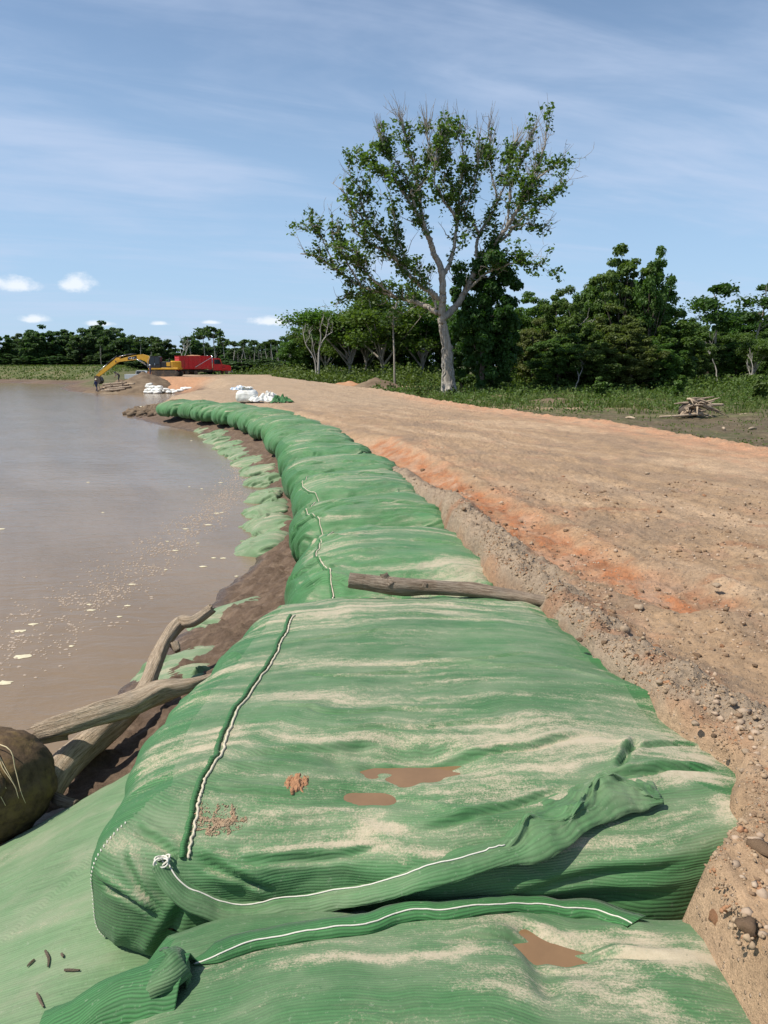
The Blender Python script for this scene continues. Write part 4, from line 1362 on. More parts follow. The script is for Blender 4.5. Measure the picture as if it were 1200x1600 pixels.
rng = np.random.default_rng(3)
big = [(580, 8), (5, 487), (85, 903), (137, 875), (365, 795), (370, 818), (487, 845), (540, 713), (758, 487), (850, 470), (683, 538), (808, 545), (912, 606), (870, 605), (677, 653),
       (715, 575), (900, 298), (772, 315), (823, 323), (905, 420), (885, 423), (780, 127), (835, 120), (420, 420), (360, 297), (965, 680), (18, 1114), (91, 1007), (292, 965), (830, 640), (520, 800)]
for i, (zx, zy) in enumerate(big):
    p = at(zx * .3833, 640 + zy * .3833, 0)
    s_ = rng.uniform(.022, .046) * (1 + p[1] / 40) * (1.6 if i in (2, 12, 26, 27, 1) else 1)
    v, f = foam_poly(p, s_ * 1.2, s_ * .8, rng)
    tag(mesh_obj('foam_fleck', v, f, M['foam'], None, True), 'yellowish fleck of foam drifting on the brown river', 'foam', 'foam flecks on the river')
mbv, mbf, off = [], [], 0
band = [(-40, 1010, 55), (60, 985, 62), (150, 935, 55), (230, 880, 40), (290, 835, 34), (340, 790, 26), (375, 745, 16), (385, 715, 9)]
for _ in range(4200):
    t = rng.random() ** .8 * (len(band) - 1)
    k = min(int(t), len(band) - 2)
    a = t - k
    bx_, by_, bw_ = [(1 - a) * band[k][q] + a * band[k + 1][q] for q in range(3)]
    g_ = rng.standard_normal() * .5
    if fbm(np.array([t * 3.0]), np.array([g_ * 2.2]), 2, 9)[0] < -.05:
        continue
    p = at(bx_ + rng.normal(0, 12), by_ + g_ * bw_, 0)
    s_ = abs(rng.normal(.006, .006)) + .005
    v, f = foam_poly(p, s_ * 1.4, s_ * 1.0, rng, 6, .006)
    mbv += v
    mbf += [tuple(q + off for q in ff) for ff in f]
    off += len(v)
tag(mesh_obj('foam', mbv, mbf, M['foam_white'], None, True), 'drifting trail of tiny pale foam bubbles along the river edge', 'foam', None, 'stuff')


# ------------------------------------------------------------------ stones and gravel on the road
def rock_mesh(seed, sub=1):
    import bmesh
    bm = bmesh.new()
    bmesh.ops.create_icosphere(bm, subdivisions=sub, radius=1)
    v = np.array([x.co[:] for x in bm.verts])
    f = np.array([[q.index for q in x.verts] for x in bm.faces])
    bm.free()
    r = np.random.default_rng(seed)
    k3 = r.standard_normal((3, 3))
    v = v * (1 + .26 * r.standard_normal((len(v), 1)).clip(-1.3, 1.3) + .12 * np.sin(v @ k3 * 2.2).sum(1, keepdims=True)) * np.array([1, r.uniform(.65, 1), r.uniform(.5, .8)])
    return v, f


ROCKS = [rock_mesh(s, 1) for s in range(6)]
ROCKS2 = [rock_mesh(40 + s, 2) for s in range(5)]


def scatter(name, pts, sizes, mat, label, cat, sink=.35, seed=0):
    r = np.random.default_rng(seed)
    V, Fc, off = [], [], 0
    for p, s_ in zip(pts, sizes):
        v, f = ROCKS[r.integers(len(ROCKS))]
        a = r.uniform(0, 6.28)
        R = np.array([[math.cos(a), -math.sin(a), 0], [math.sin(a), math.cos(a), 0], [0, 0, 1]])
        V.append(v @ R.T * s_ + p + np.array([0, 0, s_ * (.55 - sink)]))
        Fc.append(f + off)
        off += len(v)
    return tag(mesh_obj(name, np.concatenate(V), np.concatenate(Fc), mat, None, False), label, cat, None, 'stuff')


r = np.random.default_rng(11)


def on_land(px, py, z=1.45):
    p = at(px, py, z)
    for _ in range(3):
        p = at(px, py, land_z(p[0], p[1]))
    return p


# fine gravel strewn over the near road
N = 9000
yy = 2.3 + 12 * r.random(N) ** 1.6
xx = np.interp(yy, BAG_EDGE[:, 1], BAG_EDGE[:, 0]) + .12 + (4.8 + .3 * (yy - 2)) * r.random(N) ** 1.2
den = fbm(xx * 1.1, yy * 1.1, 3, 5)
k = (den + .35 * r.standard_normal(N)) > -.05
xx, yy = xx[k], yy[k]
zz = land(xx, yy)[0]
sz = np.clip(r.lognormal(-4.95, .5, len(xx)), .003, .028) * (1 + yy / 14)
half = r.random(len(xx)) < .55
scatter('gravel', np.stack([xx, yy, zz], 1)[half], sz[half], M['gravel'], 'fine tan gravel strewn over the earth road', 'gravel', seed=1)
scatter('clods', np.stack([xx, yy, zz], 1)[~half], sz[~half] * 1.15, M['stone_dark'], 'fine brown soil crumbs strewn over the earth road', 'gravel', seed=2)
# rubble of the berm between bags and road
bp = spline([(a, b, 0) for a, b in BERM], 2200)
rb = r.integers(0, 2200, 9000)
xx = bp[rb, 0] + r.normal(-.04, .2, len(rb))
yy = bp[rb, 1] + r.normal(0, .10, len(rb))
keep = (xx > np.interp(yy, BAG_EDGE[:, 1], BAG_EDGE[:, 0]) + .02) & (yy > 1.5)
xx, yy = xx[keep], yy[keep]
zz = land(xx, yy)[0]
sz = np.clip(r.lognormal(-5.15, .5, len(xx)), .003, .024)
scatter('rubble', np.stack([xx, yy, zz], 1), sz, M['berm_gravel'], 'crumbly grey-beige rubble ridge between the bags and the road', 'rubble', .6, seed=3)

# orange-brown crumbs on the little slope down to the near bags
N = 5200
yy = r.uniform(2.4, 9.0, N)
xx = np.interp(yy, BAG_EDGE[:, 1], BAG_EDGE[:, 0]) + .02 + np.abs(r.normal(0, .22, N))
keep = fbm(xx * 3.5, yy * 3.5, 2, 18) > -.35
xx, yy = xx[keep], yy[keep]
zz = land(xx, yy)[0]
hf_ = r.random(len(xx)) < .25
sz = np.clip(r.lognormal(-5.1, .55, len(xx)), .003, .026)
scatter('rubble', np.stack([xx, yy, zz], 1)[hf_], sz[hf_], M['stone_orange'], 'orange clay crumbs along the edge of the near bags', 'rubble', .65, seed=14)
scatter('rubble', np.stack([xx, yy, zz], 1)[~hf_], sz[~hf_], M['berm_gravel'], 'brown-beige crumbs along the edge of the near bags', 'rubble', .65, seed=15)
# heavier clods past the end of the long bag
N = 900
xx = r.uniform(1.3, 3.2, N)
yy = r.uniform(1.9, 4.6, N)
keep = (xx > np.interp(yy, BAG_EDGE[:, 1], BAG_EDGE[:, 0]) + .10) & (fbm(xx * 3, yy * 3, 2, 8) > -.25)
xx, yy = xx[keep], yy[keep]
zz = land(xx, yy)[0]
scatter('rubble', np.stack([xx, yy, zz], 1), np.clip(r.lognormal(-3.9, .6, len(xx)), .008, .075), M['gravel'], 'tan earth clods heaped past the end of the long bag', 'rubble', .7, seed=4)
# brown earth crumbs spilled next to the seam of the long bag
uv_ = see_uv(b1, [(345, 1280)])[0]
k = 2600
du, dv = r.normal(0, 1, (2, k))
m = np.hypot(du, dv) < 1.3
du, dv = du + .5 * pn(dv, du * 2, 4), dv + .8 * pn(du * 2, dv, 5)
q_ = surf(b1, uv_[0] + du[m] * .045, uv_[1] + dv[m] * .020, np.full(m.sum(), .001))
scatter('spilled_earth', q_, np.clip(r.lognormal(-5.55, .4, m.sum()), .002, .009), M['berm_gravel'], 'brown patch of earth crumbs spilled next to the seam of the long bag', 'earth', .5, seed=5)

# single stones
spots = [(1185, 1325, .075), (1165, 1445, .05), (1120, 1435, .05), (1175, 1500, .05), (1140, 1480, .035), (1090, 1025, .045),
         (1075, 1005, .03), (1120, 1003, .05), (1128, 1010, .03), (1140, 1003, .03), (1025, 1010, .035), (1085, 1130, .03), (1053, 1133, .035), (1145, 1098, .035), (1000, 950, .055), (935, 947, .05),
         (920, 960, .05), (955, 965, .06), (975, 985, .06), (945, 1005, .035), (1045, 900, .035), (1065, 905, .03), (1070, 918, .03), (1003, 918, .022), (970, 925, .02), (1140, 910, .06),
         (1120, 915, .05), (995, 1027, .03), (1010, 1025, .025), (1030, 1065, .03), (1060, 1055, .022), (1100, 1058, .03), (1115, 1150, .02), (1165, 1175, .03), (885, 830, .05), (800, 845, .04),
         (700, 835, .03), (1180, 870, .04), (1030, 800, .05), (940, 770, .05), (880, 745, .05), (1010, 740, .06), (1100, 775, .05), (790, 700, .06), (705, 672, .06), (690, 700, .07),
         (640, 700, .05), (660, 735, .07), (740, 745, .05), (770, 765, .05), (1170, 960, .025), (1180, 1040, .025), (1060, 980, .02), (990, 1000, .025), (905, 1000, .03), (940, 1050, .03),
         (965, 1080, .04), (990, 1110, .03), (1045, 1175, .03), (1105, 1155, .035), (1160, 1205, .03), (925, 985, .04), (855, 880, .04), (830, 850, .05), (790, 820, .04), (765, 800, .04)]
mats = [M['stone'], M['stone_dark'], M['stone'], M['stone_orange'], M['stone_dark']]
names = ['pale', 'dark brown', 'pale', 'orange', 'dark brown']
protos = {}
for i, (px, py, s_) in enumerate(spots):
    p = on_land(px, py)
    mi = (i * 7 + i // 3) % 5 if i > 4 else (1, 1, 3, 4, 1)[i]
    key = (mi, i % 5)
    if key not in protos:
        v, f = ROCKS2[i % 5]
        o = mesh_obj('stone', v, f, mats[mi], None, False)
        protos[key] = o
    else:
        o = protos[key].copy()
        COL.objects.link(o)
    o.location = (p[0], p[1], p[2] + s_ * .08)
    o.scale = (s_ * .85, s_ * r.uniform(.65, .95), s_ * .8)
    o.rotation_euler = (0, 0, r.uniform(0, 6))
    zone = 'near the bags' if px < 900 else ('out on the open road' if py < 1200 else 'in the rubble past the end of the long bag')
    tag(o, '%s stone lying %s' % (names[mi], zone), 'stone', '%s stones %s' % (names[mi], zone))


# ------------------------------------------------------------------ the far bank works
def heap(name, c, rx, ry, h, mat, label, seed, n=60, sharp=1.0, rot=0.0):
    uu, vv = np.meshgrid(np.linspace(-1.9, 1.9, n), np.linspace(-1.9, 1.9, n), indexing='ij')
    rr = np.hypot(uu, vv) * (1 + .18 * fbm(uu * 1.3 + seed, vv * 1.3, 3, seed))
    hh = h * np.clip(1 - rr, -.9, 1) * (1 + .2 * fbm(uu * 2.5, vv * 2.5, 4, seed + 3)) + h * .05 * fbm(uu * 9, vv * 9, 3, seed + 5)
    x, y = uu * rx, vv * ry
    X = c[0] + x * math.cos(rot) - y * math.sin(rot)
    Y = c[1] + x * math.sin(rot) + y * math.cos(rot)
    return tag(mesh_obj(name, np.stack([X, Y, c[2] + hh], -1).reshape(-1, 3), grid_faces(n, n), mat, None, True), label, 'earth heap', None, 'structure')


heap('earth_heap', (-33.2, 104.4, 1.2), 3.6, 3.0, 1.6, M['pile_soil'], 'grey-brown heap of soil under the excavator boom', 3)
heap('earth_heap', (-36.6, 103.4, .2), 4.0, 3.0, 1.5, M['pile_soil'], 'low spill of soil behind the log raft', 4)
p = on_land(455, 598, 1.3)
heap('earth_heap', (p[0], p[1], land_z(p[0], p[1])), 2.6, 2.0, .95, M['pile_soil'], 'small brown soil heap past the far end of the road', 5)
p = on_land(475, 599, 1.3)
heap('earth_heap', (p[0] + .6, p[1], land_z(p[0], p[1])), 2.2, 2.0, .8, M['pile_soil'], 'rounded brown soil heap beside the scrub', 6)
p = at(588, 606, 1.2)
heap('earth_heap', (p[0], p[1], .95), 3.8, 2.4, 1.35, M['pile_soil'], 'dark brown soil heap in front of the thin bare trunk', 7)
p = at(545, 604, 1.2)
heap('earth_heap', (p[0], p[1], .95), 3.5, 2.4, .9, M['clay'], 'orange clay heap between the road and the scrub', 8)
p = at(870, 628, 1.1)
heap('earth_heap', (p[0], p[1], .85), 4.5, 2.0, .55, M['pile_soil'], 'low dry soil bank in the grass beyond the road', 9)

# pale sand bar and scattered froth at the foot of the works
n = 40
uu, vv = np.meshgrid(np.linspace(-1, 1, n), np.linspace(-1, 1, n), indexing='ij')
cc = at(187, 614, 0)
Pz = np.stack([cc[0] + uu * 4.6, cc[1] + vv * .9 + .5 * np.sin(uu * 3), .05 - .1 * (np.hypot(uu, vv * 1.0) + .25 * fbm(uu * 2, vv * 1.5, 3, 8))], -1)
tag(mesh_obj('sand_bar', Pz.reshape(-1, 3), grid_faces(n, n), M['sandy'], None, True), 'thin pale sand bar at the waterline by the works', None, None, 'structure')


# ---- excavator
def text_mesh(name, body, size, mat, parent, M4):
    cu = bpy.data.curves.new(name, 'FONT')
    cu.body = body
    cu.size = size
    cu.align_x = 'CENTER'
    cu.align_y = 'CENTER'
    cu.extrude = .004
    tmp = bpy.data.objects.new(name, cu)
    COL.objects.link(tmp)
    dg = bpy.context.evaluated_depsgraph_get()
    me = bpy.data.meshes.new_from_object(tmp.evaluated_get(dg))
    bpy.data.objects.remove(tmp)
    me.transform(M4)
    me.materials.clear()
    me.materials.append(mat)
    o = bpy.data.objects.new(name, me)
    COL.objects.link(o)
    o.parent = parent
    return o


from mathutils import Matrix, Euler
ex = empty('excavator', (-32.4, 111.5, land_z(-32.4, 111.5)))
tag(ex, 'yellow tracked excavator with a black cab reaching its boom over the water', 'excavator')
for s in (-1, 1):
    mb = MB()
    pr = [(-2.3 + .42 * (1 - math.cos(t)) * 0 - .0 + .42 * math.cos(t) + .42 - .42, .42 + .42 * math.sin(t)) for t in np.linspace(math.pi / 2, 3 * math.pi / 2, 9)]
    left = [(-1.9 + .42 * math.cos(t), .42 + .42 * math.sin(t)) for t in np.linspace(math.pi / 2, 3 * math.pi / 2, 9)]
    right = [(1.9 + .42 * math.cos(t), .42 + .42 * math.sin(t)) for t in np.linspace(-math.pi / 2, math.pi / 2, 9)]
    mb.prism(left + right, s * 1.2 - .3, s * 1.2 + .3)
    tr = mb.build('track', M['steel'], ex)
    mb = MB()
    for kx in np.linspace(-1.9, 1.9, 17):
        mb.box((kx, s * 1.2, .86), (.14, .58, .05))
        mb.box((kx, s * 1.2, .012), (.14, .58, .05))
    mb.build('track_shoes', M['steel'], tr)
    for kx in (-1.9, 1.9):
        mb = MB()
        mb.cyl((kx, s * 1.2 - .31, .42), (0, 1, 0), .34, .06, 18)
        mb.cyl((kx, s * 1.2 - .34, .42), (0, 1, 0), .14, .06, 12)
        mb.build('sprocket', M['clay'] if kx < 0 else M['steel'], tr)
mb = MB()
mb.box((0, 0, .55), (2.2, 1.9, .5), bevel=.06)
mb.cyl((0, 0, .88), (0, 0, 1), .75, .2, 20)
mb.build('undercarriage', M['steel'], ex)
mb = MB()
mb.box((.1, 0, 1.12), (4.3, 2.7, .28), bevel=.05)
mb.build('deck', M['yellow'], ex)
mb = MB()
ar = [(1.25 + .0, -1.36)] + [(1.25 + 1.15 * math.sin(t), -1.36 * math.cos(t)) for t in np.linspace(.25, math.pi - .25, 10)] + [(1.25, 1.36)]
m2 = MB()
nn = len(ar)
P = [(x, y, 1.2) for x, y in ar] + [(x, y, 2.12) for x, y in ar] + [(1.25 + (x - 1.25) * .9, y * .93, 2.24) for x, y in ar]
Fq = [tuple(range(nn)), tuple(range(3 * nn - 1, 2 * nn - 1, -1))]
for q in range(2):
    Fq += [(q * nn + i, q * nn + nn + i, q * nn + nn + (i + 1) % nn, q * nn + (i + 1) % nn) for i in range(nn)]
m2.add(P, Fq)
m2.build('counterweight', M['yellow'], ex)
mb = MB()
mb.box((.52, .0, 1.68), (1.5, 2.6, .9), bevel=.06)
eh = mb.build('engine_cover', M['black'], ex)
mb = MB()
mb.box((.9, -1.33, 1.75), (.55, .05, .55), bevel=.01)
mb.build('service_door', M['yellow'], eh)
mb = MB()
mb.tube([(.5, .5, 2.1), (.5, .5, 2.5), (.62, .5, 2.62)], .07, 10)
mb.build('exhaust', M['steel'], eh)
# cab
cb = MB()
cb.prism([(-2.02, 1.26), (-.25, 1.26), (-.25, 2.82), (-.55, 2.92), (-1.65, 2.92), (-1.98, 2.1)], -1.36, -.38)
cab = cb.build('cab', M['black'], ex)
for pts in ([(-1.93, 2.08), (-1.66, 2.76), (-1.12, 2.76), (-1.12, 1.7), (-1.93, 1.7)], [(-1.02, 1.8), (-1.02, 2.76), (-.42, 2.76), (-.42, 1.8)]):
    MB().prism(pts, -1.375, -1.355).build('window', M['glass'], cab)
MB().prism([(-2.035, 1.75), (-1.72, 2.8), (-1.68, 2.8), (-1.99, 1.75)], -1.25, -.5).build('windscreen', M['glass'], cab)
MB().box((-1.07, -1.39, 1.75), (.05, .03, .3)).build('door_handle', M['chrome'], cab)
mb = MB()
mb.tube([(-2.1, -1.3, 1.3), (-2.15, -1.3, 2.2), (-1.6, -1.3, 3.0)], .025, 6)
mb.build('handrail', M['chrome'], cab)
# boom
top = [(-1.35, 1.65), (-1.75, 2.45), (-2.35, 2.98), (-3.2, 3.20), (-4.5, 3.02), (-5.8, 2.72), (-7.15, 2.36)]
bot = [(-7.25, 2.02), (-5.8, 2.22), (-4.6, 2.36), (-3.5, 2.46), (-2.8, 2.2), (-2.2, 1.65), (-1.85, 1.30)]
bm_ = MB().prism(top + bot, -.28, .28).build('boom', M['yellow'], ex)
MB().prism([(-5.35, 2.36), (-5.35, 2.72), (-4.0, 3.0), (-4.0, 2.56)], -.288, -.281).build('logo_patch', M['black'], bm_)
Rt = Matrix.Translation((-4.78, -.292, 2.63)) @ Matrix.Rotation(math.radians(13), 4, 'Y') @ Matrix.Rotation(math.radians(90), 4, 'X')
text_mesh('lettering', 'CAT', .46, M['white_paint'], bm_, Rt)
MB().prism([(-4.98, 2.44), (-4.62, 2.52), (-4.80, 2.60)], -.2985, -.2965).build('logo_triangle', M['yellow'], bm_)
# stick
stk = MB().prism([(-6.5, 2.75), (-7.05, 2.72), (-7.6, 2.25), (-10.15, .25), (-10.35, -.05), (-10.15, -.2), (-9.9, -.1), (-7.35, 1.72), (-6.85, 2.05)], -.2, .2).build('stick_arm', M['yellow'], ex)
for (a, b, c, nm, par) in (((-4.2, 3.22), (-5.6, 3.12), (-6.75, 2.86), 'stick_cylinder', bm_), ((-2.15, 1.25), (-3.0, 1.85), (-4.05, 2.52), 'boom_cylinder', bm_), ((-7.0, 2.95), (-8.6, 1.75), (-9.85, .72), 'bucket_cylinder', stk)):
    ys_ = (-.36, .36) if nm == 'boom_cylinder' else (0.0,)
    for y_ in ys_:
        mb = MB()
        mb.tube([(a[0], y_, a[1]), (b[0], y_, b[1])], .10, 12)
        o = mb.build(nm, M['black'], par, True)
    for y_ in ys_:
        mb = MB()
        mb.tube([(b[0], y_, b[1]), (c[0], y_, c[1])], .055, 10)
        mb.build('hydraulic_rod', M['chrome'], par, True)
mb = MB()
for pp in ((-7.15, 2.2), (-4.05, 2.52), (-10.2, 0)):
    mb.cyl((pp[0], 0, pp[1]), (0, 1, 0), .10, .66, 12)
mb.build('pivot_pins', M['steel'], ex)
# bucket: curved shell with teeth
bk = [(-10.35, .05), (-10.0, .1), (-9.55, -.15), (-9.35, -.6), (-9.5, -1.0), (-9.9, -1.2), (-10.4, -1.15)]
mb = MB()
inner = [(x + (-9.95 - x) * .10, z + (-.5 - z) * .10) for x, z in bk]
mb.prism(bk + inner[::-1], -.6, .6)
bo = mb.build('bucket', M['steel'], ex)
for y_ in (-.6, .56):
    MB().prism(bk, y_, y_ + .04).build('bucket_side', M['steel'], bo)
for k in range(5):
    MB().box((-10.48, -.5 + .25 * k, -1.14), (.2, .09, .07), bevel=.01).build('tooth', M['steel'], bo)

# ---- dump truck
TX, TY = -28.2, 117.5
tk = empty('dump_truck', (TX, TY, land_z(TX, TY)), math.radians(30))
tag(tk, 'red dump truck with a loaded ribbed bed parked behind the excavator', 'truck')
mb = MB()
for y_ in (-.42, .42):
    mb.box((.2, y_, .78), (7.4, .14, .24))
for x_ in (-3.2, -1.2, .8, 2.6):
    mb.box((x_, 0, .78), (.14, .84, .18))
mb.build('chassis', M['black'], tk)
mb = MB()
mb.prism([(-3.95, 1.12), (.95, 1.12), (.95, 2.95), (-3.95, 2.95)], -1.25, -1.19)
mb.prism([(-3.95, 1.12), (.95, 1.12), (.95, 2.95), (-3.95, 2.95)], 1.19, 1.25)
mb.box((.98, 0, 1.95), (.06, 2.5, 1.75))
mb.box((-1.5, 0, 1.10), (4.9, 2.5, .12))
mb.box((-1.5, -1.25, 2.99), (5.0, .14, .12))
mb.box((-1.5, 1.25, 2.99), (5.0, .14, .12))
bd_ = mb.build('bed', M['red'], tk)
for k in range(8):
    for y_ in (-1.29, 1.29):
        MB().box((-3.85 + k * .67, y_, 2.03), (.12, .09, 1.84)).build('rib', M['red'], bd_)
tg = MB().box((-3.99, 0, 2.0), (.06, 2.4, 1.76)).build('tailgate', M['red'], tk)
for k in range(4):
    MB().box((-4.04, 0, 1.3 + k * .48), (.05, 2.3, .08)).build('tailgate_rail', M['red'], tg)
for y_ in (-.95, .95):
    MB().box((-4.05, y_, .86), (.05, .3, .14)).build('tail_light', M['red'], tk)
n = 24
uu, vv = np.meshgrid(np.linspace(-1, 1, n), np.linspace(-1, 1, n), indexing='ij')
hz_ = 2.75 + .42 * (1 - uu ** 2) * (1 - vv ** 2) + .06 * fbm(uu * 4, vv * 3, 3, 5)
lo = mesh_obj('load', np.stack([-1.5 + uu * 2.42, vv * 1.18, hz_], -1).reshape(-1, 3), grid_faces(n, n), M['clay'], tk, True)
cb = MB()
cb.prism([(1.25, .85), (2.75, .85), (2.75, 1.75), (2.45, 2.6), (2.25, 2.72), (1.25, 2.72)], -1.1, 1.1)
cab = cb.build('cab', M['red'], tk)
for y_ in (-1.115, 1.10):
    MB().prism([(1.45, 1.8), (2.55, 1.8), (2.33, 2.5), (1.45, 2.5)], y_, y_ + .015).build('window', M['glass'], cab)
MB().add([(2.77, -.98, 1.8), (2.77, .98, 1.8), (2.49, .98, 2.56), (2.49, -.98, 2.56), (2.75, -.98, 1.8), (2.75, .98, 1.8), (2.47, .98, 2.56), (2.47, -.98, 2.56)],
         [(0, 1, 2, 3), (7, 6, 5, 4), (0, 4, 5, 1), (2, 6, 7, 3), (1, 5, 6, 2), (3, 7, 4, 0)]).build('windscreen', M['glass'], cab)
hd = MB().prism([(2.76, .75), (4.15, .75), (4.2, 1.35), (4.0, 1.62), (2.76, 1.78)], -.95, .95).build('bonnet', M['red'], tk)
MB().box((4.2, 0, 1.12), (.06, 1.1, .6)).build('grille', M['chrome'], hd)
for y_ in (-.75, .75):
    MB().box((4.2, y_, 1.05), (.06, .26, .2), bevel=.02).build('headlight', M['white_paint'], hd)
MB().box((4.3, 0, .62), (.2, 2.3, .28), bevel=.04).build('bumper', M['chrome'], tk)
for y_ in (-1.15, 1.15):
    mb = MB()
    mb.tube([(1.12, y_, .9), (1.12, y_, 3.15)], .075, 10)
    mb.build('exhaust_stack', M['chrome'], tk, True)
    MB().prism([(2.55, 1.0), (4.1, 1.0), (4.0, 1.18), (3.5, 1.3), (2.95, 1.26)], y_ - .12, y_ + .12).build('mudguard', M['red'], tk)
    MB().tube([(2.6, y_, 2.0), (2.7, y_ * 1.2, 2.05), (2.7, y_ * 1.2, 2.45)], .04, 6).build('mirror', M['black'], cab)
mb = MB()
mb.tube([(1.15, -1.32, 2.9), (-1.6, -1.34, 1.35)], .035, 6)
mb.build('tarp_arm', M['chrome'], tk)


def wheel(parent, x, y, r_, w):
    mb = MB()
    pf_ = [(-w / 2, r_ * .62), (-w / 2, r_ * .92), (-w / 2 + .04, r_), (w / 2 - .04, r_), (w / 2, r_ * .92), (w / 2, r_ * .62)]
    mb.tube([(x, y + a, r_) for a, _ in pf_], [b for _, b in pf_], 24)
    wh = mb.build('wheel', M['rubber'], parent, False)
    mb = MB()
    s_ = -1 if y < 0 else 1
    mb.cyl((x, y + s_ * (w / 2 - .01), r_), (0, 1, 0), r_ * .55, .05, 18)
    mb.cyl((x, y + s_ * (w / 2 + .03), r_), (0, 1, 0), r_ * .2, .08, 12)
    mb.build('rim', M['steel'], wh)


for x_ in (-2.9, -1.55):
    for y_ in (-.98, .98):
        wheel(tk, x_, y_, .52, .5)
for y_ in (-1.0, 1.0):
    wheel(tk, 3.35, y_, .52, .3)

# ---- white pickup beyond the excavator
pk = empty('pickup', (-39.4, 122.5, land_z(-39.4, 122.5)), math.radians(8))
tag(pk, 'white pickup parked behind the excavator boom', 'car')
bdy = MB().prism([(-2.6, .5), (2.5, .5), (2.6, .85), (2.4, 1.1), (1.2, 1.2), (-2.6, 1.2)], -.9, .9).build('body', M['white_paint'], pk)
cbn = MB().prism([(-.9, 1.2), (1.2, 1.2), (.55, 1.78), (-.75, 1.8)], -.82, .82).build('cabin', M['white_paint'], pk)
for y_ in (-.835, .82):
    for pts in ([(.12, 1.24), (.98, 1.24), (.50, 1.70), (.12, 1.70)], [(-.78, 1.24), (.02, 1.24), (.02, 1.70), (-.68, 1.70)]):
        MB().prism(pts, y_, y_ + .015).build('window', M['glass'], cbn)
for y_ in (-.7, .7):
    MB().box((2.52, y_, .95), (.12, .3, .16), bevel=.02).build('headlight', M['chrome'], bdy)
MB().box((2.6, 0, .6), (.14, 1.8, .2), bevel=.03).build('bumper', M['black'], pk)
for x_ in (-1.6, 1.6):
    for y_ in (-.82, .82):
        wheel(pk, x_, y_, .38, .24)


# ---- workers
def person(loc, J, top_mat, leg_mat, label, rz=0.0, helmet=True, hat_mat=None):
    """J: joint positions; one skinned body"""
    order = ['pelvis', 'chest', 'neck', 'head', 'sh_l', 'el_l', 'wr_l', 'ha_l', 'sh_r', 'el_r', 'wr_r', 'ha_r', 'hip_l', 'kn_l', 'an_l', 'to_l', 'hip_r', 'kn_r', 'an_r', 'to_r', 'crown', 'fi_l', 'fi_r', 'nose']
    ed = [('pelvis', 'chest'), ('chest', 'neck'), ('neck', 'head'), ('head', 'crown'), ('chest', 'sh_l'), ('sh_l', 'el_l'), ('el_l', 'wr_l'), ('wr_l', 'ha_l'), ('ha_l', 'fi_l'), ('chest', 'sh_r'), ('sh_r', 'el_r'), ('el_r', 'wr_r'), ('wr_r', 'ha_r'), ('ha_r', 'fi_r'),
          ('pelvis', 'hip_l'), ('hip_l', 'kn_l'), ('kn_l', 'an_l'), ('an_l', 'to_l'), ('pelvis', 'hip_r'), ('hip_r', 'kn_r'), ('kn_r', 'an_r'), ('an_r', 'to_r'), ('head', 'nose')]
    rad = dict(pelvis=.15, chest=.17, neck=.06, head=.10, crown=.09, sh=.075, el=.05, wr=.036, ha=.042, fi=.02, hip=.10, kn=.065, an=.045, to=.04, nose=.03)
    me = bpy.data.meshes.new('body')
    me.from_pydata([J[k] for k in order], [(order.index(a), order.index(b)) for a, b in ed], [])
    tmp = bpy.data.objects.new('body', me)
    COL.objects.link(tmp)
    sk = tmp.modifiers.new('skin', 'SKIN')
    sk.use_smooth_shade = True
    for i, k in enumerate(order):
        q = me.skin_vertices[0].data[i]
        rr_ = rad[k.split('_')[0]]
        q.radius = (rr_, rr_)
        q.use_root = k == 'pelvis'
    tmp.modifiers.new('sub', 'SUBSURF').render_levels = 1
    dg = bpy.context.evaluated_depsgraph_get()
    out = bpy.data.meshes.new_from_object(tmp.evaluated_get(dg))
    bpy.data.objects.remove(tmp)
    for m_ in (top_mat, leg_mat, M['skin'], M['black']):
        out.materials.append(m_)
    pv, nk = np.array(J['pelvis']), np.array(J['neck'])
    for pl in out.polygons:
        c = np.array(pl.center)
        d = {k: np.linalg.norm(c - np.array(J[k])) for k in order}
        k = min(d, key=d.get).split('_')[0]
        pl.material_index = 2 if k in ('head', 'crown', 'wr', 'ha', 'fi', 'neck', 'nose') else (3 if k == 'to' else (1 if k in ('hip', 'kn', 'an') or (k == 'pelvis' and c[2] < pv[2] + .02) else 0))
        pl.use_smooth = True
    root = empty('person', loc, rz)
    tag(root, label, 'person')
    o = bpy.data.objects.new('body', out)
    COL.objects.link(o)
    o.parent = root
    hd = Vector(J['head']) + (Vector(J['crown']) - Vector(J['head'])) * .75
    mb = MB()
    ax = (Vector(J['crown']) - Vector(J['head'])).normalized()
    mb.tube([hd + ax * a for a in (-.01, 0, .01, .06, .11, .13)], [.17, .175, .125, .12, .08, .02], 16)
    mb.build('hat', hat_mat or M['white_paint'], root, True)
    return root


